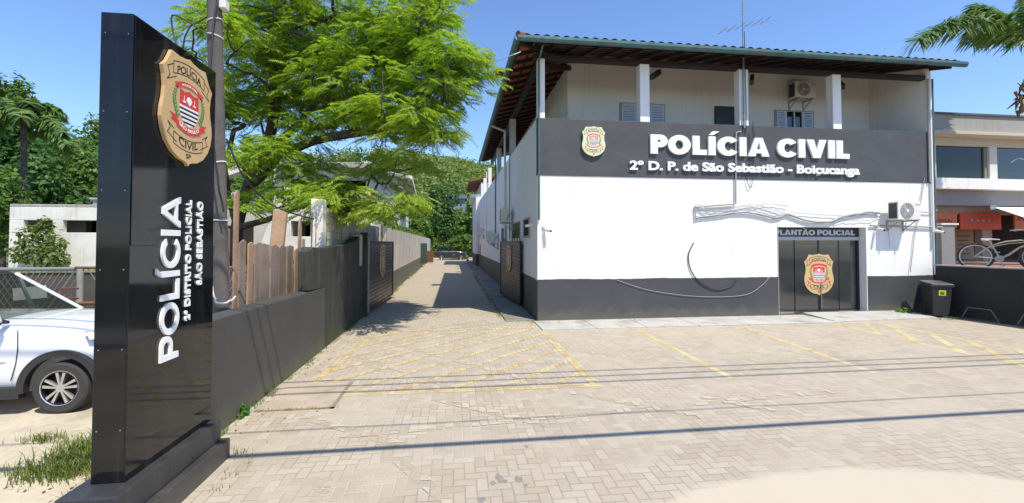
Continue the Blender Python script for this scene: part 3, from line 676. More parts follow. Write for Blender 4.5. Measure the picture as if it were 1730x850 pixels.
# timber under the roof
ra = MB()
for x in np.arange(-.2, 13, .62): ra.beam((x, -.62, 7.6 + .02), (x, 2.05, 7.6 + .77), .06, .10)
for y in np.arange(.2, 17.2, .62): ra.beam((-.52, y, 7.62), (1.45, y, 7.62 + .55), .06, .10)
ra.beam((-.55, -.62, 7.58), (1.45, 1.4, 8.12), .09, .14); ra.build('rafter', WOODK, rf)
ba = MB()
for k in range(6):
    q = .05 + k * .36; ba.beam((-.6 + q, -.7 + q, 7.64 + .28 * q), (13, -.7 + q, 7.64 + .28 * q), .05, .035); ba.beam((-.6 + q, -.7 + q, 7.64 + .28 * q), (-.6 + q, 17, 7.64 + .28 * q), .05, .035)
ba.build('batten', WOODK, rf)
bm_ = MB(); bm_.box(-.1, 12.75, .04, .22, 7.46, 7.60); bm_.box(.04, .22, .22, 17, 7.46, 7.60); bm_.build('eave_beam', WOODK, rf, bevel=.006)
for x in (3.5, 6.75, 9.9):
    MB().beam((x, .2, 7.15), (x + .75, 1.2, 7.75), .11, .15).build('brace', WOODK, rf)
MB().beam((.2, .25, 7.3), (1.45, 1.9, 8.0), .11, .16).build('brace', WOODK, rf)
# gutter (half-round trough) along front and left
def gutter_prof(n=7): return [(.075 * cos(pi + pi * i / n), .085 * sin(pi + pi * i / n)) for i in range(n + 1)]
gu = MB(); gp = [(-.13, .03)] + [(-.075 + p[0] - .0, p[1]) for p in gutter_prof()] + [(.015, .03)]
poly = [(-.15, .05), (-.15, -.02), (-.11, -.085), (-.04, -.085), (.0, -.05), (.0, .05), (-.02, .05), (-.02, -.04), (-.05, -.07), (-.1, -.07), (-.135, -.01), (-.135, .05)]
gu.prism(poly, -.68, 13.15, lambda a, b, z: (z, -.7 + a, 7.66 + b))
gu.prism(poly, -.77, 17.3, lambda a, b, z: (-.6 + a, z, 7.66 + b))
gut = gu.build('gutter', TEAL, st)
# downpipes
MB().tube([(.04, -.05, 7.4), (.04, -.05, 2.85)], .028, 8).build('downpipe', TEAL, st, smooth=True)
MB().tube([(.04, -.62, 7.56), (.04, -.2, 7.44), (.04, -.05, 7.38)], .03, 8).build('downpipe', TEAL, st, smooth=True)
for px_, yy, r_, mt in ((853, 300, .05, WHITE), (837, 300, .035, TEAL), (861, 300, .025, CABLEG), (822, 300, .03, WHITE)):
    Y_ = onX(px_, yy, -.06).y
    MB().tube([(-.06, Y_, 7.3), (-.06, Y_, 2.4)], r_, 8).build('downpipe', mt, st, smooth=True)
Y_ = onX(853, 195, -.06).y
MB().tube([(-.66, Y_, 7.52), (-.35, Y_, 7.4), (-.06, Y_, 7.3)], .05, 8).build('downpipe', WHITE, st, smooth=True)
for k, (x, mt) in enumerate(((12.66, CABLEG), (12.74, WHITE), (12.83, TEAL))):
    MB().tube([(x, -.06, 7.45), (x, -.06, 4.15 - 1.6 * (k == 1) - 2.9 * (k == 2))], (.022, .035, .03)[k], 8).build('downpipe', mt, st, smooth=True)
# balcony windows and door
def louvre_window(x0, x1, z0, z1, y, n_open):
    fr = MB(); t = .05
    fr.box(x0, x1, y - .05, y, z1 - t, z1); fr.box(x0, x1, y - .05, y, z0, z0 + t); fr.box(x0, x0 + t, y - .05, y, z0 + t, z1 - t); fr.box(x1 - t, x1, y - .05, y, z0 + t, z1 - t)
    wn = fr.build('window', M('grey_green_frame', (.35, .37, .33), .6, .1, 3), st)
    MB().box(x0 + t, x1 - t, y - .012, y - .004, z0 + t, z1 - t).build('pane', GLASSD, wn)
    return wn
def shutter(wn, x0, x1, z0, z1, y):
    mb = MB(); mb.box(x0, x0 + .045, y - .085, y - .055, z0, z1); mb.box(x1 - .045, x1, y - .085, y - .055, z0, z1); mb.box(x0 + .045, x1 - .045, y - .085, y - .055, z1 - .05, z1); mb.box(x0 + .045, x1 - .045, y - .085, y - .055, z0, z0 + .05)
    z = z0 + .06
    while z < z1 - .08: mb.beam((x0 + .04, y - .07, z + .03), (x1 - .04, y - .07, z + .03), .012, .07, (0, -.55, 1)); z += .085
    mb.build('shutter', SHUT, wn)
wn = louvre_window(3.2, 4.8, 5.7, 6.95, 2.0, 0)
for k in range(3): shutter(wn, 3.25 + k * .5, 3.74 + k * .5, 5.74, 6.9, 2.0)
wn = louvre_window(8.9, 10.42, 5.7, 6.92, 2.0, 0)
shutter(wn, 8.95, 9.3, 5.74, 6.87, 2.0); shutter(wn, 9.98, 10.34, 5.74, 6.87, 2.0)
mb = MB(); mb.box(9.3, 9.34, 1.93, 1.98, 5.75, 6.87); mb.box(9.62, 9.66, 1.93, 1.98, 5.75, 6.87); mb.box(9.94, 9.98, 1.93, 1.98, 5.75, 6.87); mb.build('mullion', SHUT, wn)
mb = MB(); mb.box(6.63, 7.53, 1.93, 2.0, 4.6, 6.96); dr = mb.build('balcony_door', M('dark_green_door', (.012, .018, .018), .5, .2, 3), st, bevel=.01)
MB().box(6.95, 7.3, 1.915, 1.93, 6.15, 6.32).build('notice', M('violet_notice', (.2, .18, .3), .6, .1, 5), dr)
# entrance
mb = MB(); mb.box(10.40, 10.43, -.002, .32, .05, 2.72); mb.box(7.4, 10.4, .0, .32, 2.69, 2.722); mb.box(7.38, 7.41, .0, .32, .05, 2.7); mb.build('door_reveal', WHITE, st)
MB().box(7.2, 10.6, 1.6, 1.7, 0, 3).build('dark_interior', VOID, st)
MB().box(7.41, 10.40, .30, .36, .02, .10).build('threshold', M('pinkish_threshold', (.42, .30, .25), .8, .15, 3), st)
hd = MB().box(7.41, 10.40, .24, .30, 2.40, 2.69).build('door_header', M('dark_green_header', (.02, .026, .022), .35, .15, 2), st)
mb = MB(); add_caps(mb, 'PLANTÃO POLICIAL', 7.47, 10.24, 2.45, .165, 0, .02, lambda x, y, z: (x, .24 - z, y), .27); mb.build('header_lettering', M('pale_grey_letters', (.55, .56, .60), .4, .05, 2), hd)
MB().box(7.41, 10.40, .20, .30, 2.29, 2.40).build('door_track', M('grey_aluminium', (.42, .42, .41), .5, .1, 3), st, bevel=.006)
DSP = onY(1383, 460, .26).x; D1_ = onY(1343, 460, .26).x; D2_ = onY(1417, 460, .26).x
for (a, b) in ((7.41, D1_), (D1_, DSP - .02), (DSP + .02, D2_), (D2_ + .01, 10.32)):
    MB().box(a + .004, b - .004, .262 if 8 < a < 9.5 else .285, .275 if 8 < a < 9.5 else .297, .10, 2.29).build('door_leaf', DOORG, st)
mb = MB(); mb.box(DSP - .025, DSP + .025, .251, .285, .10, 2.29); mb.box(D2_ - .012, D2_ + .02, .255, .283, .1, 2.29); mb.box(10.32, 10.40, .25, .30, .1, 2.29); mb.build('door_stile', BLACK, st)
MB().box(DSP + .05, DSP + .07, .225, .245, .15, 1.0).build('door_handle', STEEL, st)
shield_one('door_emblem', st, shield_layers(1.04, .003, lambda x, y, z: (DSP + x, .2495 - z, .57 + y), fine=False))
# small windows and vents on the lane wall
for (pa, pb) in (((879, 404), (866, 378)), ((856, 404), (848, 386)), ((836, 418), (832, 408))):
    y0 = onX(pa[0], pa[1], 0).y; y1 = onX(pb[0], pb[1], 0).y; z0 = 2.05; z1 = onX(pb[0], pb[1], 0).z
    mb = MB(); mb.box(-.03, .01, y0, y1, z0, z0 + .05); mb.box(-.03, .01, y0, y1, z1 - .05, z1)
    for q in np.linspace(y0, y1 - .05, 4): mb.box(-.03, .01, q, q + .05, z0 + .05, z1 - .05)
    wn = mb.build('window', M('grey_iron_frame', (.2, .21, .19), .6, .15, 5), st)
    mb = MB().box(-.012, -.006, y0 + .04, y1 - .04, z0 + .04, z1 - .04); mb.build('pane', GLASSG, wn)
y0 = onX(896, 385, 0).y; y1 = onX(886, 385, 0).y
mb = MB(); mb.box(-.06, .0, y0, y1, 2.38, 2.44); mb.box(-.05, .0, y0, y0 + .05, 2.44, 2.95); mb.box(-.05, .0, y1 - .05, y1, 2.44, 2.95); mb.box(-.05, 0, y0, y1, 2.95, 3.0)
vt = mb.build('vent_box', TANW, st); MB().box(-.02, -.008, y0 + .05, y1 - .05, 2.44, 2.95).build('vent_opening', VOID, vt)
for yq in (onX(812, 440, 0).y, onX(806, 440, 0).y):
    MB().box(-.03, .0, yq, yq + .9, .05, 2.1).build('side_door', M('dark_side_door', (.03, .045, .04), .5, .2, 2), st)

# annex at the far end of the lane
an = thing('annex_building', 'white rear annex with small tiled eave at the far end of the lane', 'building', (-.3, 30, 0))
mb = MB(); mb.box(-.3, 6, 30.02, 38, 1.18, 6.6); mb.build('wall', WHITE, an); MB().box(-.304, 6, 30.02, 38, -.2, 1.18).build('base_band', GREYB, an)
MB().box(-.75, 6.5, 30.4, 38.5, 6.6, 6.9).build('floor_slab', CONC_W, an)
mb = MB(); mb.box(.2, 6, 30.5, 38, 6.9, 8.1); mb.build('upper_wall', WHITE, an)
mb = MB(); mb.add([(-1.0, 29.5, 8.0), (-1.0, 39, 8.0), (2.5, 39, 8.75), (2.5, 29.5, 8.75), (-1.0, 29.5, 8.12), (-1.0, 39, 8.12), (2.5, 39, 8.87), (2.5, 29.5, 8.87)],
                  [(0, 3, 2, 1), (4, 5, 6, 7), (0, 1, 5, 4), (1, 2, 6, 5), (2, 3, 7, 6), (3, 0, 4, 7)]); mb.build('roof', TILE, an)

# ---- signs on the facade
sg = thing('lettering_sign', 'raised white letters POLÍCIA CIVIL and station name on the dark grey parapet', 'sign', (6.5, -.05, 4.9))
mb = MB(); add_caps(mb, 'POLÍCIA CIVIL', 3.33, 9.80, 4.81, .56, 0.0, .065, lambda x, y, z: (x, -.022 - z, y), .33); mb.build('main_lettering', WHITES, sg)
mb = MB(); add_text(mb, '2º D. P. de São Sebastião - Boiçucanga', 2.70, 10.15, 4.325, .265, 0, .06, lambda x, y, z: (x, -.022 - z, y), .034); mb.build('station_lettering', WHITES, sg)
fs = thing('shield_sign', 'faded pale gold police shield mounted left of the lettering on the dark parapet', 'sign', (1.62, -.05, 4.67))
shield_parts(fs, shield_layers(.70, .07, lambda x, y, z: (1.62 + x, -.03 - z, 4.665 + y), faded=True, fine=False))

# ---- air conditioners
def make_ac(label, group):
    t = thing('air_conditioner', label, 'air conditioner', (0, 0, 0), group)
    # local: wall plane y=0, unit faces -y, width along x, bottom at z=0
    b = MB(); b.box(-.40, .40, -.47, -.15, .05, .62); body = b.build('housing', ACW, t, bevel=.018)
    f = MB(); f.lathe([(.232, -.478), (.232, -.471)], (-.08, 0, .335), 'y', 32); f.lathe([(.0, -.4735), (.225, -.4735)], (-.08, 0, .335), 'y', 32)
    f.build('fan_opening', ACD, body)
    g = MB()
    for r in (.225, .19, .155, .12, .085, .05): g.lathe([(r - .004, -.482), (r + .004, -.482), (r + .004, -.49), (r - .004, -.49), (r - .004, -.482)], (-.08, 0, .335), 'y', 32)
    for a in range(12): g.beam((-.08 + .04 * cos(a * pi / 6), -.486, .335 + .04 * sin(a * pi / 6)), (-.08 + .228 * cos(a * pi / 6), -.486, .335 + .228 * sin(a * pi / 6)), .005, .005)
    g.lathe([(.0, -.492), (.045, -.492), (.045, -.48)], (-.08, 0, .335), 'y', 20); g.build('fan_grille', ACW, body)
    fb = MB()
    for a in range(3):
        t0 = a * 2 * pi / 3
        fb.add([(-.08 + .04 * cos(t0), -.475, .335 + .04 * sin(t0)), (-.08 + .2 * cos(t0 - .35), -.4745, .335 + .2 * sin(t0 - .35)), (-.08 + .205 * cos(t0 + .25), -.479, .335 + .205 * sin(t0 + .25)), (-.08 + .04 * cos(t0 + .6), -.479, .335 + .04 * sin(t0 + .6))], [(0, 1, 2, 3)])
    fb.build('fan_blade', CABLEG, body)
    s = MB(); s.box(-.403, -.4005, -.44, -.18, .10, .57)
    for k in range(12): s.box(-.409, -.403, -.44, -.18, .11 + k * .038, .118 + k * .038)
    s.build('side_fins', ACD, body)
    p = MB(); p.box(.22, .36, -.474, -.4705, .50, .53); p.build('badge', CABLEG, body)
    br = MB()
    for x in (-.28, .28): br = MB(); br.box(x - .018, x + .018, -.50, 0, .012, .048); br.box(x - .018, x + .018, -.03, -.002, -.28, .016); br.beam((x, -.02, -.25), (x, -.40, .02), .02, .02); br.build('bracket', STEEL, t)
    pi_ = MB(); pi_.tube([(.40, -.25, .2), (.48, -.25, .22), (.52, -.2, .30), (.50, -.08, .42), (.44, -.03, .5)], .022, 8); pi_.build('pipe', CABLEG, t, smooth=True)
    return t
GAC = 'air conditioner units on the police station walls'
ac0 = make_ac('white air conditioner on brackets above the right end of the entrance', GAC)
ac0.location = (11.42, -.004, 2.86); ac0.rotation_euler = (0, 0, 0)
c = copy_thing(ac0, 'white air conditioner high on the balcony wall above an open window'); c.location = (9.75, 2.0, 7.2)
for (px_, yy, zz, lab) in ((853, 378, None, 'white air conditioner high on the lane wall, nearest the facade corner'), (832, 413, None, 'white air conditioner low on the lane wall behind the open gate'),
                       (811, 398, None, 'farthest air conditioner along the shaded lane wall'), (827, 408, None, 'small white air conditioner just beyond the low one on the lane wall')):
    p = onX(px_, yy, -.3); c = copy_thing(ac0, lab); c.location = (-.004, p.y, p.z); c.rotation_euler = (0, 0, -pi / 2)
c = copy_thing(ac0, 'air conditioner in shade on the side wall of the upper balcony'); c.location = (1.396, 4.2, 6.15); c.rotation_euler = (0, 0, -pi / 2)

# ---- security cameras
def make_cam(label):
    t = thing('security_camera', label, 'camera', (0, 0, 0), 'security cameras on the walls')
    MB().box(-.04, .04, -.03, 0, -.04, .04).build('mount', ACW, t, bevel=.006)
    MB().tube([(0, -.02, 0), (0, -.10, -.02), (0, -.13, -.05)], .015, 8).build('arm', ACW, t, smooth=True)
    b = MB(); b.tube([(.0, -.06, -.075), (0, -.27, -.12)], .042, 14); bo = b.build('body', ACW, t, smooth=True)
    MB().tube([(0, -.268, -.1195), (0, -.285, -.123)], .033, 14).build('lens', BLACK, bo, smooth=True)
    return t
k0 = make_cam('white bullet camera at the facade corner above the lane gate'); k0.location = (-.004, .5, 2.82); k0.rotation_euler = (0, 0, -pi / 2)
k1 = copy_thing(k0, 'bullet camera pointing across the facade from its left corner'); k1.location = (.16, -.004, 2.66); k1.rotation_euler = (0, 0, .7)
k2 = copy_thing(k0, 'white camera between the entrance header and the air conditioner'); k2.location = (10.72, -.004, 2.72); k2.rotation_euler = (0, 0, .1)
k3 = copy_thing(k0, 'dark-lensed camera at the right end of the facade'); k3.location = (12.75, -.03, 2.66); k3.rotation_euler = (0, 0, .5)

# ---- cables, conduits and antenna on the facade
def F0(x, y, d=-.05): q = onY(x, y, d); return (q.x, q.y, q.z)
def cable(name, pts, r, mat, label, group=None, n=6, cat='cable', sag=0, loosen=0.0):
    P = [Vector(p) for p in pts]
    if loosen or len(P) > 2:
        out = []
        for i in range(len(P) - 1):
            p0 = P[max(0, i - 1)]; p1 = P[i]; p2 = P[i + 1]; p3 = P[min(len(P) - 1, i + 2)]
            for t in np.linspace(0, 1, 7)[:-1]:
                q = .5 * ((2 * p1) + (p2 - p0) * t + (2 * p0 - 5 * p1 + 4 * p2 - p3) * t * t + (3 * p1 - p0 - 3 * p2 + p3) * t ** 3)
                out.append(q + Vector((random.gauss(0, loosen), random.gauss(0, loosen * .3), random.gauss(0, loosen))))
        P = out + [P[-1]]
    return MB().tube(P, r, n).build(name, mat, smooth=True, props=T(label, cat, group))
MB().tube([F0(1252, 222), F0(1244, 224), F0(1243, 235), F0(1243, 345)], .022, 8).build('conduit', CABLEG, smooth=True, props=T('thin grey conduit dropping from the parapet between the letters to the cable run', 'conduit'))
cable('cable_bundle', [F0(1176, 368), F0(1215, 363), F0(1262, 359), F0(1310, 368), F0(1330, 362), F0(1360, 372), F0(1400, 375), F0(1425, 366), F0(1468, 359), F0(1486, 360)], .032, CABLEG, 'thick grey cable bundle sagging along the white facade above the entrance', loosen=.006)
cable('cable', [F0(1176, 350), F0(1210, 347), F0(1240, 345)], .024, CABLEG, 'short thick grey cable end at the left of the facade cable run')
g = 'thin wires stapled along the white facade'
lb = 'thin loose wire along the cable run above the entrance'
for ys in ((346, 352, 349, 346, 352, 362), (351, 356, 352, 349, 357, 364), (366, 360, 357, 360, 365, 363), (349, 362, 356, 350, 344, 349)):
    cable('wire', [F0(x, y_) for x, y_ in zip((1174, 1205, 1240, 1270, 1300, 1330), ys)], .008, CABLEG, lb, g, loosen=.01)
cable('wire', [F0(1335, 359), F0(1380, 362), F0(1430, 365), F0(1490, 360)], .008, CABLEG, lb, g, loosen=.008)
cable('wire', [F0(1360, 378), F0(1400, 376), F0(1440, 372), F0(1470, 372), F0(1494, 364)], .008, CABLEG, lb, g, loosen=.01)
MB().tube([F0(1174, 348), F0(1175, 370)], .02, 6).build('clip_bracket', CABLEG, smooth=True, props=T('small grey bracket holding the left end of the facade cables', 'bracket'))
cable('wire', [F0(1552, 357), F0(1570, 359), F0(1584, 355)], .015, CABLEG, 'short dark wires running from the air conditioner to the corner pipes', loosen=.006)
MB().tube([F0(1470, 381), F0(1592, 384)], .025, 8).build('conduit', CABLEG, smooth=True, props=T('straight grey conduit below the air conditioner running to the right corner', 'conduit'))
cable('black_cable_loop', [F0(1172, 410, -.03), F0(1163, 432, -.03), F0(1168, 458, -.03), F0(1184, 478, -.03), F0(1208, 489, -.03), F0(1232, 485, -.03), F0(1246, 473, -.03)], .015, CABLE, 'black cable hanging in a loop over the base of the facade')
cable('pale_wire', [F0(1042, 473, -.03), F0(1100, 491, -.03), F0(1180, 501, -.03), F0(1255, 499, -.03), F0(1285, 484, -.03), F0(1302, 466, -.03)], .0065, M('pale_wire_sheath', (.38, .38, .36), .5, .1, 4), 'long pale wire drooping across the dark base band left of the entrance')
cable('wire', [F0(1562, 300, -.04), F0(1555, 345, -.04), F0(1545, 400, -.04), F0(1538, 460, -.04)], .012, CABLEG, 'thin slanting wire down the white wall near the right corner', loosen=.004)
cable('wire', [F0(1500, 380, -.06), F0(1504, 420, -.06)], .008, CABLEG, 'short wire end hanging below the air conditioner')
cable('wire', [F0(1266, 225), F0(1268, 270), F0(1262, 300), F0(1268, 318), F0(1272, 300)], .008, CABLE, 'thin black wires tangled over the letters below the antenna mast', loosen=.006)
cable('wire', [F0(1272, 205), F0(1276, 250), F0(1270, 290)], .008, CABLE, 'loose black wire crossing the letters beside the antenna mast', loosen=.006)
at_ = thing('antenna', 'thin rooftop antenna mast with crossed rods beside the third column', 'antenna', (6.3, -.1, 5.6))
MB().tube([(6.3, -.06, 5.65), (6.3, -.06, 8.0), (6.3, -.06, 10.2)], [.03, .028, .02], 8).build('mast', STEEL, at_, smooth=True)
mb = MB(); mb.beam((5.55, -.06, 8.55), (7.15, -.06, 9.0), .015, .015)
for k in range(6):
    x = 5.65 + k * .28; z = 8.58 + k * .08; mb.beam((x, -.3, z), (x, .2, z), .01, .01)
mb.beam((6.1, -.06, 9.2), (6.5, -.06, 9.3), .012, .012); mb.build('aerial_rods', STEEL, at_)
MB().tube([(6.36, -.05, 5.5), (6.37, -.06, 6.4), (6.34, -.08, 7.3), (6.35, -.05, 8.6)], .012, 6).build('feed_cable', CABLE, at_, smooth=True)
cable('wire', [onY(880, 87, -.3), onY(868, 92, -2.0), onY(820, 105, -.6), onY(700, 103, 0.5), onY(612, 85, 1.0)], .011, M('pale_service_drop', (.6, .6, .58), .5, .1, 3), 'pale wire sagging from the roof corner into the big tree')
# ================================================================== FOLIAGE HELPERS
def leaf_quads(P, Nrm, size, rng, aspect=0.55, droop=0.0):
    """one folded-free leaf quad per point: P (n,3) centres, Nrm (n,3) rough normals"""
    n = len(P)
    Nrm = Nrm / np.maximum(1e-6, np.linalg.norm(Nrm, axis=1))[:, None]
    r = rng.normal(size=(n, 3)); r[:, 2] -= droop
    a = r - Nrm * np.sum(r * Nrm, axis=1)[:, None]; a /= np.maximum(1e-6, np.linalg.norm(a, axis=1))[:, None]
    b = np.cross(Nrm, a)
    L = (size * rng.uniform(.65, 1.35, n))[:, None]; W = L * aspect
    V = np.stack([P - a * L * .5, P + b * W * .5 - a * L * .05, P + a * L * .5, P - b * W * .5 - a * L * .05], 1).reshape(-1, 3)
    F = np.arange(n * 4).reshape(n, 4)
    return V, F
def blob_points(c, r, n, rng, shell=.55):
    """points in an uneven ellipsoid, denser to its skin"""
    d = rng.normal(size=(n, 3)); d /= np.linalg.norm(d, axis=1)[:, None]
    k = 1 + .22 * np.sin(d[:, 0] * 5 + c[0]) * np.cos(d[:, 2] * 4 + c[1]) + .12 * np.sin(d[:, 1] * 9 + c[2] * 3)
    rad = (rng.uniform(shell ** 3, 1, n) ** (1 / 3)) * k
    return np.array(c) + d * rad[:, None] * np.array(r), d
def crown(blobs, n_per_m2, size, rng, aspect=.55, droop=.2, up=.5, shell=.5, name='crown', mat=None, parent=None, props=None):
    Vs = []; Fs = []; o = 0
    for c, r in blobs:
        area = 4 * pi * ((r[0] * r[1]) ** .8 + (r[0] * r[2]) ** .8 + (r[1] * r[2]) ** .8) / 3
        n = max(20, int(area * n_per_m2))
        P, d = blob_points(c, r, n, rng, shell)
        nr = d + rng.normal(size=(n, 3)) * .55; nr[:, 2] += up
        V, F = leaf_quads(P, nr, size, rng, aspect, droop); Vs.append(V); Fs.append(F + o); o += len(V)
    return np_mesh(name, np.concatenate(Vs), np.concatenate(Fs), mat, parent, props)
def sub_blobs(c, r, n, rng, k=.45, zb=0.0):
    """split a crown into n uneven sub-clumps around its skin"""
    out = []
    for i in range(n):
        d = rng.normal(size=3); d /= np.linalg.norm(d); d[2] = d[2] * .9 + zb
        s = k * rng.uniform(.7, 1.3)
        out.append((tuple(np.array(c) + d * np.array(r) * rng.uniform(.45, .8)), tuple(np.array(r) * s)))
    return out
def trunk_mesh(mb, base, top, r0, r1, limbs=(), wob=.12):
    b = Vector(base); t = Vector(top); pts = []; n = 6
    for i in range(n + 1):
        f = i / n; p = b.lerp(t, f)
        if 0 < i < n: p = p + Vector((random.gauss(0, wob), random.gauss(0, wob), 0))
        pts.append(p)
    mb.tube(pts, [r0 + (r1 - r0) * (i / n) ** .8 for i in range(n + 1)], 9)
    for (f, e, r) in limbs:
        k = min(n - 1, int(f * n)); s = pts[k]; e = Vector(e); m1 = s.lerp(e, .5) + Vector((random.gauss(0, .15), random.gauss(0, .15), -.1 * (e - s).length))
        mb.tube([s, m1, e], [r, r * .7, r * .3], 7)
    return pts
def broad_tree(name, label, base, H, R, trunk_f, mat, rng, n=14, dens=26, size=.3, cat='tree', group=None, zb=.1, squash=.75, tr=.22):
    t = thing(name, label, cat, base, group); bx, by, bz = base
    cz = bz + H * (trunk_f + (1 - trunk_f) / 2); rz = H * (1 - trunk_f) / 2
    bl = sub_blobs((bx, by, cz), (R, R, rz), n, rng, .42, zb)
    mb = MB(); limbs = [(random.uniform(.5, .95), b[0], tr * .45) for b in bl[:7]]
    trunk_mesh(mb, (bx, by, bz - .2), (bx + random.gauss(0, .3), by, cz), tr, tr * .5, limbs); mb.build('trunk', BARK, t, smooth=True)
    crown(bl, dens, size, rng, mat=mat, parent=t)
    return t

# ================================================================== TOTEM SIGN
tt = thing('totem_sign', 'tall glossy black police totem with gold shield and vertical white lettering', 'sign', (-4.9, -8, 0))
PB = .41
mb = MB(); mb.box(-5.12, -4.60, -9.1, -7.34, -.1, .20); mb.build('plinth_step', PLINTH, tt, bevel=.012)
mb = MB(); mb.box(-5.07, -4.67, -8.80, -7.38, .2, PB); mb.build('plinth', PLINTH, tt, bevel=.012)
mb = MB(); mb.box(-4.985, -4.76, -8.60, -7.42, PB, 3.96); mb.build('panel', GLOSS, tt, bevel=.006)
mb = MB(); mb.box(-4.76, -4.752, -8.60, -7.42, PB, 2.18); mb.box(-4.76, -4.7525, -8.585, -7.43, 2.184, 3.955); pnl = mb.build('face_panel', GLOSS, tt, bevel=.002)
mb = MB()
for z in (.8, 1.4, 2.0, 2.6, 3.2, 3.8):
    for x in (-4.95, -4.79): mb.cyl((x, -8.599, z), (x, -8.603, z), .005, 8)
mb.build('rivets', STEEL, tt, smooth=True)
XF = -4.752
def fT(x, y, z): return (XF + z, -y, x)     # reads upwards: text x -> +Z, text up -> -Y
mb = MB(); add_caps(mb, 'POLÍCIA', 1.20, 2.61, 8.005, .24, 0, .018, fT, .19, rounder=True); mb.build('main_lettering', WHITES, tt)
mb = MB(); add_text(mb, '2º DISTRITO POLICIAL', 1.49, 2.60, 7.83, .072, 0, .014, fT, .022); mb.build('district_lettering', WHITES, tt)
mb = MB(); add_text(mb, 'SÃO SEBASTIÃO', 1.80, 2.60, 7.645, .078, 0, .014, fT, .022); mb.build('town_lettering', WHITES, tt)
lay = shield_layers(.78, .03, lambda x, y, z: (XF + .004 + z, -7.94 + x, 2.90 + y))
sp_ = None
for nm, m_, ms in lay:
    o_ = m_.build(nm if nm != 'shield_plate' else 'shield', ms, sp_ or tt)
    if sp_ is None: sp_ = o_

# ================================================================== LEFT BOUNDARY
lw = thing('low_wall', 'long weathered grey low wall behind the totem with a flat sloping top', 'wall', (-5.1, -4.5, 0))
mb = MB(); mb.add([(-5.22, -7.3, -.1), (-5.0, -7.3, -.1), (-5.0, -2.55, -.1), (-5.22, -2.55, -.1), (-5.22, -7.3, 1.36), (-5.0, -7.3, 1.34), (-5.0, -2.55, 1.27), (-5.22, -2.55, 1.30)],
                  [(0, 3, 2, 1), (4, 5, 6, 7), (0, 1, 5, 4), (1, 2, 6, 5), (2, 3, 7, 6), (3, 0, 4, 7)]); mb.build('wall_body', LOWGREY, lw, bevel=.012)
dw = thing('mossy_wall', 'tall dark mossy wall with chipped edge between low wall and left gate', 'wall', (-5.1, -1, 0))
mb = MB()
prof = [(-3.6, 1.31), (-2.6, 1.27), (-2.56, 1.26), (-2.55, -.1), (1.35, -.1), (1.35, 2.36), (.9, 2.42), (.2, 2.24), (-1.4, 2.14), (-2.9, 2.10), (-3.4, 2.13), (-3.62, 2.05)]
mb.prism(prof, 0, .2, lambda x, y, z: (-5.0 - z, x, y)); mb.build('wall_body', MOSSY, dw, bevel=.015)
mb = MB(); mb.box(-5.22, -4.96, .78, 1.02, 1.55, 2.45); mb.build('plaster_pilaster', CONC, dw, bevel=.02)
mb = MB(); mb.box(-5.1, -4.9, 1.36, 1.52, -.1, 2.52); gp_ = mb.build('gate_post', MOSSY, dw, bevel=.015); MB().box(-4.94, -4.86, 1.53, 1.58, .1, 2.35).build('post_angle', STEEL, dw)
# gates
def gate_leaf(label, hinge, free, z0, z1, shieldx):
    t = thing('gate_leaf', label, 'gate', (hinge[0], hinge[1], 0), 'open black driveway gates')
    h = Vector((hinge[0], hinge[1], 0)); f = Vector((free[0], free[1], 0)); d = (f - h); L = d.length; d.normalize(); nrm = Vector((-d.y, d.x, 0))
    if nrm.dot(Vector((CU, CV, 0)) - h) < 0: nrm = -nrm
    fn = lambda x, y, z: tuple(h + d * x + nrm * z + Vector((0, 0, y)))
    mb = MB()
    for a, b, c, e in ((0, .09, z0, z1), (L - .09, L, z0, z1), (.09, L - .09, z0, z0 + .08), (.09, L - .09, z1 - .08, z1)): mb.prism([(a, c), (b, c), (b, e), (a, e)], -.03, .03, fn)
    mb.build('gate_frame', BLACK, t, bevel=.004)
    sl_ = MB(); z = z0 + .085
    while z < z1 - .1: sl_.prism([(.09, z), (L - .09, z), (L - .09, z + .085), (.09, z + .085)], -.012, .006, fn); sl_.prism([(.09, z + .088), (L - .09, z + .088), (L - .09, z + .112), (.09, z + .112)], -.012, .018, fn); z += .118
    sl_.build('corrugated_sheet', GATE, t, bevel=.004)
    sgn = 1 if d.cross(Vector((0, 0, 1))).dot(nrm) > 0 else -1
    la = shield_layers(.95 if L > 4 else .8, .02, lambda x, y, z: fn(shieldx + sgn * x, y + (.98 if L > 4 else 1.12), z + .02), fine=False)
    shield_one('shield_emblem', t, la)
    hg = MB()
    for z in (z0 + .25, z1 - .3): hg.prism([(-.06, z), (.02, z), (.02, z + .12), (-.06, z + .12)], -.04, .04, fn)
    hg.build('hinge', BLACK, t)
    return t
gate_leaf('open black gate leaf with gold shield against the mossy left wall', (-4.92, 1.62), (-4.78, 6.1), .12, 2.27, 2.2)
gate_leaf('open black gate leaf with shield against the station side wall', (-.10, 2.55), (-.42, 6.0), .13, 2.28, 1.75)
MB().box(-.30, -.16, 5.5, 5.8, 0, .3)
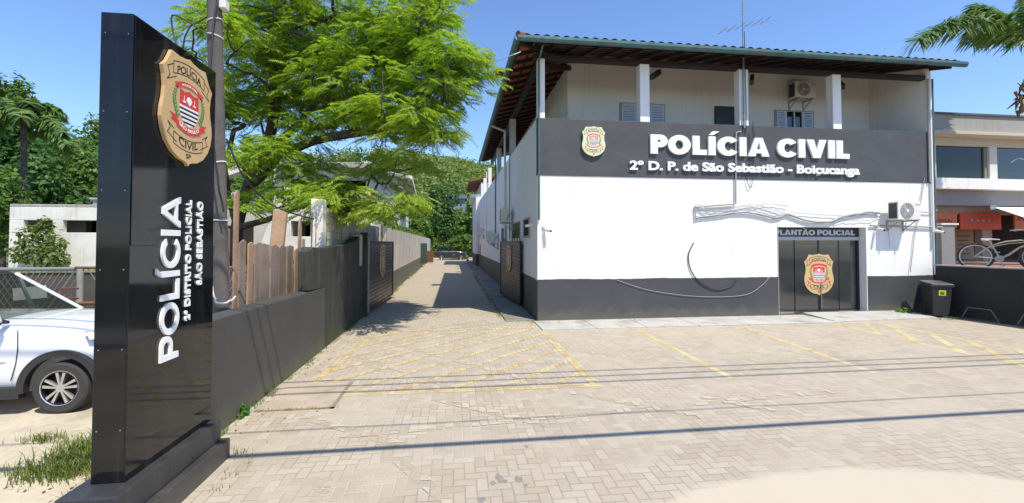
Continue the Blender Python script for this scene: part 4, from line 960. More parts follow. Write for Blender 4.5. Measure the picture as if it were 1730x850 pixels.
# block wall and long wall
bw = thing('block_wall', 'stained bare block wall rising behind the mossy wall', 'wall', (-5.4, 2, 0))
mb = MB(); zz = [(-1.55, 3.12), (.9, 3.12), (3.2, 3.02)]
course = 0
z = 0.0
while z < 3.05:
    y = -1.5 + (.2 if course % 2 else 0); 
    while y < 5.9:
        y2 = min(5.95, y + .39)
        if z + .19 < 3.1 - max(0, (y - 1)) * .05: mb.box(-5.46 + random.uniform(-.004, .004), -5.30 + random.uniform(-.004, .004), y + .004, y2 - .004, z + .004, z + .186)
        y = y2
    z += .19; course += 1
mb.build('blocks', CONC, bw, bevel=.006, seg=1)
MB().box(-5.45, -5.31, -1.48, 5.9, 0, 2.75).build('mortar', M('mortar_grey', (.26, .24, .21), .95, .2, 6), bw)
MB().box(-5.52, -5.26, -1.86, -1.56, 0, 3.2).build('pillar', CONC_W, bw, bevel=.02)
mb = MB()
for dx, dy in ((-.05, -.2), (.04, -.24), (-.02, -.33)): mb.tube([(-5.36 + dx, -1.9 + dy, 1.9), (-5.36 + dx + random.gauss(0, .03), -1.9 + dy, 2.9 + random.uniform(-.1, .2))], .009, 6)
mb.build('rebar', RUST, bw)
lo = thing('long_wall', 'long pale concrete lane wall with grey painted base and vertical streaks', 'wall', (-5.3, 25, 0))
def lwx(y): return -5.04 - (y - 6) * .0155
mb = MB(); b2 = MB(); y = 6.0
while y < 51:
    y2 = y + 2.2
    for m_, za, zb_, pr in ((mb, .92, 2.84 - .0 * y, 0), (b2, -.1, .92, .012)):
        a, b = lwx(y) + pr, lwx(y2) + pr
        m_.add([(a - .15, y + .004, za), (a, y + .004, za), (b, y2 - .004, za), (b - .15, y2 - .004, za), (a - .15, y + .004, zb_), (a, y + .004, zb_), (b, y2 - .004, zb_), (b - .15, y2 - .004, zb_)],
               [(0, 3, 2, 1), (4, 5, 6, 7), (0, 1, 5, 4), (1, 2, 6, 5), (2, 3, 7, 6), (3, 0, 4, 7)])
    y = y2
LW = M('streaked_pale_wall', (.56, .52, .465), .88, .12, .9, .003, 30, streak=(.15, .13, .105), streak_amt=.85, patch=(.4, .37, .33), patch_amt=.4)
mb.build('wall_panels', LW, lo, bevel=.008); b2.build('painted_base', M('faded_grey_base', (.115, .11, .10), .85, .2, 1.5, .002, 40, streak=(.2, .19, .15), streak_amt=.5, dirt=(.14, .15, .06), dirt_h=.6), lo, bevel=.008)
pl_ = MB()
for yq in (8.3, 12.7, 17.1, 21.5): pl_.box(lwx(yq) - .02, lwx(yq) + .02, yq - .08, yq + .08, .93, 2.86)
pl_.build('joint_strip', CONC, lo)
gd = thing('green_gate_door', 'narrow dark green metal door standing open from the long lane wall', 'door', (-5.4, 29, 0))
mb = MB(); mb.box(-5.40, -4.80, 29.0, 29.06, .35, 2.2); mb.build('door_leaf', M('dark_green_metal', (.03, .06, .045), .6, .2, 3), gd, bevel=.006)
MB().box(-4.86, -4.83, 28.95, 29.0, 1.1, 1.3).build('handle', STEEL, gd)
rg = thing('rusty_gate', 'rusty brown gate panel beside the far end of the lane wall', 'gate', (-5.4, 36, 0))
mb = MB(); mb.box(-5.42, -4.6, 37.0, 37.05, .1, 1.35)
for k in range(7): mb.box(-5.40 + k * .11, -5.37 + k * .11, 36.97, 37.0, .1, 1.35)
mb.build('panel', RUST, rg)

# plank fence
pf = thing('plank_fence', 'rough wooden plank fence of uneven boards behind the low wall', 'fence', (-5.6, -3, 0))
specs = [(-5.35, .20, 2.45, 0, 1), (-5.12, .13, 3.0, 1, 0), (-4.86, .20, 2.26, 1, 1), (-4.60, .17, 2.22, 2, 0), (-4.36, .26, 2.22, 0, 1), (-4.02, .36, 2.20, -1, 1), (-3.62, .36, 2.18, 1, 1), (-3.22, .35, 2.17, -1, 1), (-2.82, .36, 2.16, 1, 1), (-2.50, .22, 2.10, 0, 0), (-2.26, .17, 2.74, 0, 0), (-2.06, .10, 2.3, -1, 1), (-1.9, .12, 2.1, 1, 1)]
for i, (y, wd, zt, lean, gk) in enumerate(specs):
    x = -5.62 + random.uniform(-.02, .02); l = lean * .02
    poly = [(-wd / 2, .0), (wd / 2, .0), (wd / 2 + l, zt - random.uniform(0, .06)), (l * 1.2 + random.uniform(-.2, .2) * wd, zt), (-wd / 2 + l, zt - random.uniform(0, .08))]
    if i == 10: poly = [(-wd / 2, 0), (wd / 2, 0), (wd / 2, zt - .2), (wd * .22, zt - .03), (0, zt), (-wd * .22, zt - .03), (-wd / 2, zt - .2)]
    MB().prism(poly, 0, .028, lambda a, b, c, x=x, y=y: (x + c, y + a, b)).build('plank', PLANKG if gk else PLANK, pf, bevel=.004, seg=1)
MB().beam((-5.66, -5.4, .7), (-5.66, -1.8, .7), .05, .08).build('rail', PLANKG, pf); MB().beam((-5.66, -5.4, 1.8), (-5.66, -1.8, 1.8), .05, .08).build('rail', PLANKG, pf)
MB().beam((-5.85, -3.3, .3), (-5.75, -2.95, 2.85), .10, .25, (1, 0, 0)).build('plank', PLANK, pf, bevel=.005)
mb = MB()
for k in range(5): mb.box(-5.60, -5.40, -2.05, -1.87, .2 + k * .36, .53 + k * .36)
mb.build('stacked_block', M('green_grey_block', (.09, .12, .12), .9, .25, 4), props=T('short stack of green grey blocks between plank fence and mossy wall', 'blocks'), bevel=.02)

# utility pole
up = thing('utility_pole', 'weathered grey leaning utility pole rising behind the black totem', 'pole', (-5.36, -6, 0))
MB().tube([(-5.32, -6, -.2), (-5.36, -6, 1.3), (-5.50, -6, 5.4), (-5.62, -6, 9.2)], [.108, .102, .088, .072], 14).build('shaft', POLEW, up, smooth=True)
mb = MB()
for z, tl in ((3.25, .03), (4.95, -.02), (2.5, 0), (5.15, .03)):
    x = -5.36 - (z - 1.3) * .034; r = .102 - (z - 1.3) * .0040
    mb.tube([(x + r * 1.06 * cos(t), -6 + r * 1.06 * sin(t), z + tl * cos(t)) for t in np.linspace(0, 2 * pi, 17)], .010, 6)
mb.build('strap', M('white_strap', (.6, .6, .6), .5, .1, 3), up, smooth=True)
MB().box(-5.40, -5.32, -6.10, -5.98, 5.30, 5.42).build('clamp', ACW, up, bevel=.01)
cable('wire', [(-5.40, -6.12, 5.5), (-5.44, -6.2, 4.2), (-5.33, -6.25, 3.2), (-5.25, -6.2, 2.6)], .012, CABLE, 'black wire running down the front of the utility pole', loosen=.006)
cable('wire', [(-5.35, -5.95, 3.6), (-5.18, -5.8, 3.1), (-5.0, -5.2, 2.75), (-4.75, -4.2, 2.62)], .012, CABLE, 'black wire slanting from the utility pole to the tree', loosen=.004)
cable('wire', [(-5.45, -6.1, 4.9), (-5.95, -6.1, 5.15), (-5.85, -6.1, 4.7), (-5.75, -6.1, 5.0), (-5.45, -6.0, 5.3)], .010, CABLE, 'loose black wire loop left of the utility pole top', loosen=.008)
cable('wire', [(-5.42, -6.13, 1.75), (-5.36, -6.16, 1.48), (-5.26, -6.1, 1.42), (-5.18, -6.0, 1.5)], .011, M('white_wire_sheath', (.6, .6, .62), .5, .1, 4), 'white wire tied round the foot of the utility pole', loosen=.006)

# overhead street cables (their shadows cross the forecourt)
go = 'overhead utility cables above the forecourt'
def street_cable(ys, h, r, lab):
    y0 = ys - .49 * h; pts = [(x, y0 + .0, h - .55 * (1 - ((x + 2) / 30.0) ** 2) * .6 + .33) for x in np.linspace(-32, 28, 31)]
    MB().tube(pts, r, 6).build('overhead_cable', CABLE, smooth=True, props=T(lab, 'cable', go))
lab = 'thin overhead cable crossing above the forecourt'
for ys, h, r in ((-7.35, 5.6, .048), (-6.75, 6.0, .013), (-5.45, 7.2, .026), (-5.15, 7.2, .022), (-4.85, 7.2, .022)):
    street_cable(ys, h, r, 'thick black overhead cable nearest the street above the forecourt' if r > .05 else lab)

# chain-link fence
cf = thing('chain_link_fence', 'chain link fence on grey pipe frame with a pale plate behind the white car', 'fence', (-9.3, -3.2, 0))
YF = -3.2; ZT = 1.73
MB().tube([(-14, YF, ZT), (-9.2, YF, ZT)], .035, 10).build('rail', M('green_grey_pipe', (.2, .22, .19), .6, .2, 4), cf, smooth=True)
MB().tube([(-9.2, YF, ZT + .02), (-5.8, YF + .1, ZT)], .028, 10).build('rail', RUST, cf, smooth=True)
MB().tube([(-9.12, YF, .0), (-9.12, YF, ZT)], .05, 12).build('post', M('pale_grey_pipe', (.3, .3, .26), .7, .25, 5), cf, smooth=True)
MB().tube([(-13, YF, .0), (-13, YF, ZT)], .05, 12).build('post', STEEL, cf, smooth=True)
MB().tube([(-9.25, YF - .03, 1.1), (-5.8, YF + .07, 1.12)], .03, 8).build('rail', RUST, cf, smooth=True)
mb = MB(); mb.tube([(-9.4, YF - .04, 1.2), (-9.4, YF - .04, 1.38), (-9.1, YF - .04, 1.38)], .018, 6); mb.tube([(-9.4, YF - .04, 1.2), (-9.1, YF - .04, 1.2)], .018, 6); mb.build('latch', RUST, cf)
wm = MB(); pitch = .105; hgt = 1.65
def zig(x0, x1):
    k = 0; x = x0
    while x < x1:
        wm.beam((x, YF, .08), (x + hgt * .62, YF, .08 + hgt), .009, .009, (0, 1, 0)); wm.beam((x, YF + .006, .08 + hgt), (x + hgt * .62, YF + .006, .08), .009, .009, (0, 1, 0)); x += pitch
zig(-14, -10.2); zig(-9.0, -7)
x = -10.2
while x < -9.2: wm.beam((x, YF, .08), (min(-9.14, x + hgt * .62), YF, .08 + min(hgt, (-9.14 - x) / .62)), .009, .009, (0, 1, 0)); x += pitch
wm.build('wire_mesh', M('wire_grey', (.32, .32, .3), .5, .15, 5, metal=.4), cf)
MB().beam((-10.15, YF - .05, 1.28), (-9.62, YF - .05, 1.33), .012, .22, (0, 0, 1)).build('plate', M('pale_plate', (.6, .57, .52), .7, .12, 6, patch=(.4, .36, .3)), cf)
rw = thing('dark_yard_wall', 'dark brown grey yard wall behind the chain link fence', 'wall', (-12, -1.4, 0))
MB().box(-22, -5.9, -1.4, -1.2, -.1, 1.55).build('wall_body', M('dirty_brown_wall', (.085, .07, .06), .9, .25, 1.5, .004, 30, streak=(.03, .028, .025), patch=(.14, .11, .09)), rw, bevel=.02)
MB().box(-22, -5.9, -1.43, -1.17, 1.551, 1.62).build('coping', M('mossy_coping', (.22, .24, .10), .9, .3, 3), rw, bevel=.01)

# ================================================================== LEFT BUILDINGS
wb = thing('ruined_white_house', 'low unfinished white house with two wide empty window slots on the left', 'house', (-20, 12, 0))
Y0 = 12.0
mb = MB(); x0, x1, x2, x3, x4 = -23.6, -23.0, -21.9 + .35, -21.3 + .2, -16.0
mb.box(x0, x4, Y0, Y0 + .25, -.1, 2.72); mb.box(x0, x4, Y0, Y0 + .25, 3.32, 3.96); mb.box(x0, x1, Y0, Y0 + .25, 2.72, 3.32); mb.box(-21.75, -21.3, Y0, Y0 + .25, 2.72, 3.32); mb.box(-16.4, x4, Y0, Y0 + .25, 2.72, 3.32)
mb.box(x0, x0 + .25, Y0 + .25, 20, -.1, 3.96); mb.box(x4 - .25, x4, Y0 + .25, 20, -.1, 3.96); mb.build('wall', CONC_W, wb, bevel=.02)
mb = MB(); mb.box(-23.1, -21.9, Y0 + 2.2, Y0 + 2.3, 0, 3.4); mb.build('inner_wall', M('inner_plaster', (.4, .38, .35), .9, .1, 2), wb)
MB().box(-23.3, -16.3, Y0 + 4.5, Y0 + 4.6, 0, 3.6).build('dark_interior', VOID, wb)
MB().box(x0, x4, Y0, 20.2, 3.962, 4.1).build('roof_slab', CONC, wb, bevel=.02)
MB().box(-22.2, -15, Y0 + 3, 20, 4.1, 4.62).build('roof_box', M('blue_grey_render', (.27, .29, .30), .9, .1, 2), wb, bevel=.02)
MB().box(-22.3, -15, Y0 + 2.9, 20.1, 4.622, 4.72).build('parapet_cap', CONC, wb)
MB().box(-20.7, -15, Y0 + 4, 19, 4.72, 5.25).build('water_tank_room', M('grey_white_render', (.4, .41, .42), .9, .1, 2), wb, bevel=.02)
MB().box(-18.45, -18.2, Y0 + 2.6, Y0 + 2.85, 4.1, 7.3).build('chimney', CONC_W, wb)

ub = thing('concrete_building', 'unfinished pale concrete building with slit windows behind the big tree', 'building', (-8.5, 14, 0))
Y0 = 12.0; A = -11.1; B = -6.6
mb = MB()
mb.box(A, B, Y0, Y0 + .3, 3.35, 4.75); mb.box(A, B, Y0, Y0 + .3, 5.55, 6.1); mb.box(A, A + .35, Y0, Y0 + .3, 4.75, 5.55); mb.box(-10.0, -9.2, Y0, Y0 + .3, 4.75, 5.55); mb.box(-7.0, B, Y0, Y0 + .3, 4.75, 5.55)
mb.box(A, B, Y0, Y0 + .3, -.1, 2.55); mb.box(A, -10.75, Y0, Y0 + .3, 2.55, 3.35); mb.box(-8.9, B, Y0, Y0 + .3, 2.55, 3.35)
mb.box(B - .3, B, Y0 + .3, 24, -.1, 6.1); mb.box(A, A + .3, Y0 + .3, 24, -.1, 6.1); mb.build('wall', CONC_W, ub, bevel=.02)
MB().box(A - .3, B + .4, Y0 - .5, 24.2, 6.102, 6.4).build('roof_slab', CONC, ub, bevel=.03)
MB().box(A + .3, B - .3, Y0 + 2.5, Y0 + 2.6, 0, 6.1).build('dark_interior', VOID, ub)
mb = MB(); mb.add([(-12.35, Y0 - .6, 1.2), (-11.6, Y0 - .6, 1.2), (-11.15, Y0 - .6, 3.3), (-11.55, Y0 - .6, 3.3), (-12.35, Y0 - .2, 1.2), (-11.6, Y0 - .2, 1.2), (-11.15, Y0 - .2, 3.3), (-11.55, Y0 - .2, 3.3)], [(0, 1, 2, 3), (7, 6, 5, 4), (0, 4, 5, 1), (1, 5, 6, 2), (2, 6, 7, 3), (3, 7, 4, 0)]); mb.build('slanted_pillar', CONC_W, ub, bevel=.02)
mb = MB(); mb.box(-15.5, A - .02, Y0 + .1, Y0 + .4, 3.1, 3.9); mb.box(-12.6, A - .02, Y0 + .1, Y0 + .4, -.1, 3.1); mb.build('porch_wall', M('cream_concrete', (.5, .46, .39), .9, .12, 2, streak=(.3, .27, .22)), ub, bevel=.02)
MB().box(-15.5, -11.2, Y0 + 1.6, Y0 + 1.7, 0, 3.1).build('porch_interior', M('brown_dark_interior', (.03, .022, .016), .9, .3, 2), ub)
MB().box(-12.95, -12.65, Y0 + 1.5, Y0 + 1.58, 2.0, 2.85).build('pale_window', M('blue_white_window', (.35, .4, .45), .5, .1, 2), ub)
mb = MB(); mb.add([(-15.6, Y0 + .2, 5.0), (-11.6, Y0 + .2, 6.6), (-11.6, Y0 + .2, 7.3), (-15.6, Y0 + .2, 6.1), (-15.6, Y0 + .8, 5.0), (-11.6, Y0 + .8, 6.6), (-11.6, Y0 + .8, 7.3), (-15.6, Y0 + .8, 6.1)], [(0, 1, 2, 3), (7, 6, 5, 4), (0, 4, 5, 1), (1, 5, 6, 2), (2, 6, 7, 3), (3, 7, 4, 0)]); mb.build('ramp_beam', CONC_W, ub, bevel=.02)
MB().box(-11.7, -11.3, Y0 + .2, Y0 + .6, 3.9, 6.1).build('pillar', CONC_W, ub, bevel=.02)

eh = thing('flat_eave_house', 'pale house with a broad sloping concrete eave facing the lane', 'house', (-9, 30, 0))
mb = MB(); mb.box(-13, -8.0, 25.5, 44, -.1, 7.6); mb.build('wall', CONC_W, eh, bevel=.02)
n0 = onY(696, 300, 23.0); n1 = onY(709, 349, 40.0)
mb = MB(); q = [(-9.5, 23, n0.z + 1.2), (n0.x, 23, n0.z), (n1.x, 40, n1.z), (-9.5, 40, n1.z + 1.0)]
mb.add([(a, b, c - .12) for a, b, c in q] + [(a, b, c + .2) for a, b, c in q], [(0, 3, 2, 1), (4, 5, 6, 7), (0, 1, 5, 4), (1, 2, 6, 5), (2, 3, 7, 6), (3, 0, 4, 7)]); mb.build('eave', CONC_W, eh, bevel=.02)
for k in range(4):
    wn = MB().box(-8.0, -7.94, 26.5 + k * 3.6, 28.9 + k * 3.6, 5.0, 6.9).build('window', M('dark_frame', (.08, .09, .09), .6, .1, 2), eh)
    MB().box(-7.94, -7.93, 26.6 + k * 3.6, 28.8 + k * 3.6, 5.1, 6.8).build('pane', GLASSG, wn)
MB().box(-8.3, -7.6, 24.6, 25.2, -.1, 6.6).build('pillar', CONC_W, eh, bevel=.02)

# ================================================================== RIGHT SIDE
bk = thing('black_boundary_wall', 'long matt black boundary wall with pale coping at the right edge', 'wall', (12.6, -4, 0))
mb = MB(); mb.add([(12.42, -.35, -.1), (13.2, -14, -.1), (13.4, -14, -.1), (12.62, -.35, -.1), (12.42, -.35, 1.50), (13.2, -14, 1.50), (13.4, -14, 1.50), (12.62, -.35, 1.50)], [(0, 1, 2, 3), (7, 6, 5, 4), (0, 4, 5, 1), (1, 5, 6, 2), (2, 6, 7, 3), (3, 7, 4, 0)])
mb.build('wall_body', M('matt_black_wall', (.017, .018, .02), .75, .3, 1.5, .002, 30, streak=(.035, .035, .036), streak_amt=.5, patch=(.012, .013, .014), dirt=(.05, .055, .03), dirt_h=.4), bk, bevel=.01)
mb = MB(); mb.add([(12.40, -.33, 1.502), (13.18, -14.02, 1.502), (13.42, -14.02, 1.502), (12.64, -.33, 1.502), (12.40, -.33, 1.54), (13.18, -14.02, 1.54), (13.42, -14.02, 1.54), (12.64, -.33, 1.54)], [(0, 1, 2, 3), (7, 6, 5, 4), (0, 4, 5, 1), (1, 5, 6, 2), (2, 6, 7, 3), (3, 7, 4, 0)])
mb.build('coping', CONC, bk, bevel=.006)
mb = MB(); mb.add([(12.66, -.3, 1.42), (13.4, -13.5, 1.42), (45, -13.5, 1.42), (45, 25, 1.42), (12.9, 25, 1.42), (12.9, -.3, 1.42)], [(0, 1, 2, 3, 4, 5)]); mb.build('terrace_ground', M('terracotta_terrace', (.26, .15, .10), .9, .2, 3), props=ST)
nb = thing('shop_building', 'two storey beige shop building with dark upper windows beyond the black wall', 'building', (22, 4, 0))
Yn = 4.0
PIER = M('pale_pier', (.62, .60, .56), .8, .05, 2)
for a, b in ((14, 17.95), (20.62, 21.0), (24.2, 24.6), (28, 34)): MB().box(a, b, Yn, Yn + .3, 4.9, 6.38).build('upper_pier', PIER, nb)
MB().box(14, 34, Yn, Yn + .3, 6.38, 6.72).build('window_lintel', TANW if False else M('cream_lintel', (.55, .48, .36), .8, .06, 2), nb)
MB().box(14, 34, Yn - .55, Yn + .3, 6.722, 6.86).build('eave_slab', M('beige_slab', (.5, .45, .37), .8, .06, 2), nb, bevel=.01)
MB().box(14, 34, Yn - .35, 16, 6.862, 7.58).build('roof_parapet', M('grey_beige_parapet', (.33, .32, .30), .85, .06, 2, streak=(.25, .24, .22)), nb)
MB().box(13.9, 34.1, Yn - .42, 16, 7.582, 7.66).build('parapet_cap', M('dark_cap', (.09, .1, .1), .7, .1, 2), nb)
MB().box(14, 34, Yn - .5, Yn + .3, 4.45, 4.9).build('white_band', WHITE, nb)
MB().box(14, 34, Yn - .12, Yn + .3, 3.8, 4.45).build('grey_fascia', M('grey_fascia_paint', (.30, .295, .285), .85, .08, 1, streak=(.16, .165, .17), streak_amt=.6), nb)
for a, b in ((17.95, 20.62), (21.0, 24.2), (24.6, 28)):
    wn = MB().box(a, b, Yn + .14, Yn + .18, 4.9, 6.38).build('window', GLASSG if a < 20 else GLASSD, nb)
    mb = MB(); mb.box(b - .16, b - .03, Yn + .08, Yn + .14, 4.95, 6.33); mb.box(a + .02, a + .1, Yn + .08, Yn + .14, 4.95, 6.33); mb.build('frame', M('olive_frame', (.2, .21, .16), .6, .1, 2), wn)
mb = MB(); mb.box(14, 34, Yn + .41, Yn + .7, 3.45, 3.8)
for a, b in ((14, 17.6), (20.72, 21.22), (25.6, 26.1)): mb.box(a, b, Yn + .41, Yn + .7, 1.42, 3.45)
mb.build('ground_floor_wall', TANW, nb)
MB().box(14, 34, Yn + 4, Yn + 4.1, 1.4, 3.8).build('shop_interior', M('brown_shop_interior', (.05, .03, .022), .9, .4, 1.2, patch=(.12, .05, .03)), nb)
MB().box(14, 34, Yn + .3, 16, 3.8, 3.82).build('shop_ceiling', TANW, nb)
MB().box(14, 34, 15.8, 16, 1.4, 7.5).build('rear_wall', TANW, nb)
mb = MB(); mb.strip([(21.9, 5.75), (22.3, 5.95), (22.7, 5.85), (22.85, 5.4), (22.6, 5.15)], .05, 0, lambda x, y, z: (x, Yn + .135 - z, y)); mb.strip([(23.2, 5.7), (23.9, 5.7)], .06, 0, lambda x, y, z: (x, Yn + .135 - z, y)); mb.strip([(23.2, 5.5), (23.9, 5.5)], .06, 0, lambda x, y, z: (x, Yn + .135 - z, y)); mb.build('window_decal', M('white_decal', (.5, .5, .52), .5, .1, 2), nb)
gs = 'orange shop signs above the ground floor'
def shop_sign(label, x0, x1, z0, z1, mat, words):
    t = thing('shop_sign', label, 'sign', ((x0 + x1) / 2, Yn + .36, z0), gs)
    MB().box(x0, x1, Yn + .33, Yn + .40, z0, z1).build('sign_panel', mat, t, bevel=.008)
    for wd, a, b, z, c, m_ in words:
        mb = MB(); add_text(mb, wd, a, b, z, c, 0, .01, lambda x, y, q: (x, Yn + .328 - q, y), .02); mb.build('lettering', m_, t)
    return t
shop_sign('orange sign panel partly hidden by the station corner', 17.2, 19.35, 2.85, 3.52, SIGNO, [('PIZZERIA', 17.45, 19.1, 3.08, .17, DKRED)])
t = shop_sign('red orange sign panel with a faded blue emblem', 19.5, 21.6, 2.80, 3.52, SIGNR, [])
mb = MB(); rr = random.Random(5)
for k in range(9): cx = 19.95 + k * .145; mb.prism([(cx + .1 * rr.uniform(.7, 1.2) * cos(u), 3.2 + .05 * rr.uniform(.5, 1.6) * sin(u)) for u in np.linspace(0, 2 * pi, 8)[:-1]], .0, .006 + .001 * k, lambda x, y, q: (x, Yn + .328 - q, y), k % 2)
mb.build('emblem', [M('faded_blue_print', (.2, .14, .22), .5, .3, 8), M('faded_pink_print', (.55, .3, .25), .5, .3, 8)], t)
shop_sign('orange restaurant sign under the white awning', 22.3, 26.5, 2.80, 3.52, SIGNO, [('Restaurante', 22.5, 25.2, 3.2, .2, DKRED), ('delivery', 23.3, 25.0, 2.92, .12, INK)])
mn = thing('menu_board', 'cream menu board leaning inside the shop under the emblem sign', 'board', (20.9, Yn + 1.5, 1.42))
MB().box(20.55, 21.6, Yn + 1.4, Yn + 1.46, 1.45, 2.85).build('board', M('cream_board', (.5, .34, .2), .7, .1, 3), mn)
mb = MB()
for k in range(5): mb.box(20.7, 21.4 - .1 * (k % 2), Yn + 1.385, Yn + 1.397, 1.7 + k * .2, 1.76 + k * .2)
mb.build('printed_lines', M('brown_print', (.28, .13, .07), .7, .2, 3), mn)
gpn = thing('grey_pillar', 'short pale grey pillar standing between station corner and bicycle', 'pillar', (15.3, 1.2, 1.42))
mb = MB(); a_ = onY(1590, 380, 1.2); b_ = onY(1613, 385, 1.2); mb.box(a_.x, b_.x, 1.2, 1.5, 1.42, a_.z); mb.build('pillar_body', M('grey_pillar_paint', (.22, .22, .215), .8, .05, 2), gpn, bevel=.01)
mb = MB(); mb.box(a_.x - .04, b_.x + .12, 1.16, 1.54, a_.z + .002, a_.z + .06); mb.build('pillar_cap', CONC_W, gpn)
aw = thing('awning', 'white triangular cloth awning stretched over the restaurant front', 'awning', (24, 3, 3))
p0 = onY(1674, 350, Yn - .14); p1 = onY(1800, 352, Yn - .14); p2 = onY(1800, 392, Yn - 2.2)
mb = MB(); V = []
n = 8
for i in range(n + 1):
    for j in range(n + 1):
        u = i / n; v = j / n; p = p0.lerp(p1, u).lerp(p0.lerp(p2, u), v); V.append((p.x, p.y, p.z - .1 * sin(pi * v) * u))
V2 = V + [(a, b, c + .012) for a, b, c in V]; m_ = (n + 1) ** 2
F = []
for i in range(n):
    for j in range(n):
        a = i * (n + 1) + j; F += [(a, a + 1, a + n + 2, a + n + 1), (a + m_, a + n + 1 + m_, a + n + 2 + m_, a + 1 + m_)]
MB().add(V2, F).build('cloth', M('white_awning_cloth', (.8, .77, .7), .8, .03, 2), aw, smooth=True)
MB().tube([tuple(p0 + Vector((0, 0, .02))), tuple(p2 + Vector((0, 0, .02)))], .02, 6).build('edge_pole', STEEL, aw)
MB().box(p0.x - .25, p0.x + .05, Yn - .3, Yn - .13, p0.z - .12, p0.z + .05).build('bracket', STEEL, aw)

# wheelie bin
wbn = thing('wheelie_bin', 'black wheelie bin with a yellow sticker at the right end of the facade', 'bin', (12.0, -.75, 0))
fnb = lambda x, y, z: (x, y, z)
bc = Vector((11.98, -.72, 0)); ang = radians(-22)
def R(x, y, z): x *= .88; y *= .88; return (bc.x + x * cos(ang) - y * sin(ang), bc.y + x * sin(ang) + y * cos(ang), z)
mb = MB(); lo_ = [(-.22, -.25), (.22, -.25), (.22, .22), (-.22, .22)]; hi = [(-.29, -.33), (.29, -.33), (.29, .33), (-.29, .33)]
mb.add([R(x, y, .07) for x, y in lo_] + [R(x, y, .98) for x, y in hi], [(0, 3, 2, 1), (4, 5, 6, 7), (0, 1, 5, 4), (1, 2, 6, 5), (2, 3, 7, 6), (3, 0, 4, 7)]); mb.build('body', BIN, wbn, bevel=.025)
mb = MB(); mb.add([R(x, y, z) for x, y, z in ((-.31, -.36, .975), (.31, -.36, .975), (.31, .36, .985), (-.31, .36, .985), (-.30, -.35, 1.01), (.30, -.35, 1.01), (.30, .35, 1.07), (-.30, .35, 1.07))], [(0, 3, 2, 1), (4, 5, 6, 7), (0, 1, 5, 4), (1, 2, 6, 5), (2, 3, 7, 6), (3, 0, 4, 7)]); mb.build('lid', M('bin_lid_plastic', (.075, .077, .08), .4, .15, 4), wbn, bevel=.015)
mb = MB(); mb.add([R(x, y, z) for x, y, z in ((-.33, -.36, .92), (.33, -.36, .92), (.33, .34, .92), (-.33, .34, .92), (-.33, -.36, .968), (.33, -.36, .968), (.33, .34, .968), (-.33, .34, .968))], [(0, 3, 2, 1), (4, 5, 6, 7), (0, 1, 5, 4), (1, 2, 6, 5), (2, 3, 7, 6), (3, 0, 4, 7)]); mb.build('rim', BIN, wbn, bevel=.012)
mb = MB(); mb.tube([R(-.25, .40, 1.0), R(.25, .40, 1.0)], .018, 8); mb.build('handle', BIN, wbn)
for s in (-1, 1): MB().tube([R(s * .20, .26, .10), R(s * .26, .26, .10)], .10, 18).build('wheel', RUBBER, wbn, smooth=True)
stn = MB(); zf = lambda z: -.25 - .08 * (z - .07) / .91 - .004
stn.add([R(-.1, zf(.66), .66), R(.10, zf(.66), .66), R(.10, zf(.82), .82), R(-.1, zf(.82), .82)], [(0, 1, 2, 3)]); stk = stn.build('sticker', YELLOW, wbn)
stn = MB(); stn.add([R(-.06, zf(.69) - .002, .69), R(.06, zf(.69) - .002, .69), R(.05, zf(.76) - .002, .76), R(-.03, zf(.78) - .002, .78), R(-.06, zf(.75) - .002, .75)], [(0, 1, 2, 3, 4)]); stn.build('pictogram', M('olive_print', (.12, .13, .02), .5, .2, 5), stk)
# metal bike hoops against the black wall
for i, (x, y) in enumerate(((12.3, -1.55), (12.42, -2.75))):
    t = thing('bike_hoop', 'low trapezoid metal hoop by the black wall nearer the bin' if i == 0 else 'low trapezoid metal hoop by the black wall cut by the right edge', 'bike rack', (x, y, 0), 'metal hoops along the black wall')
    mb = MB(); mb.tube([(x - .02, y + .42, 0), (x, y + .25, .36), (x + .03, y - .28, .36), (x + .05, y - .48, 0)], .016, 8); mb.build('hoop', M('dark_grey_pipe', (.14, .14, .14), .5, .2, 5), t, smooth=True)
    MB().tube([(x, y + .38, .05), (x + .05, y - .44, .05)], .012, 8).build('base_bar', M('dark_grey_pipe2', (.09, .09, .09), .5, .2, 5), t, smooth=True)

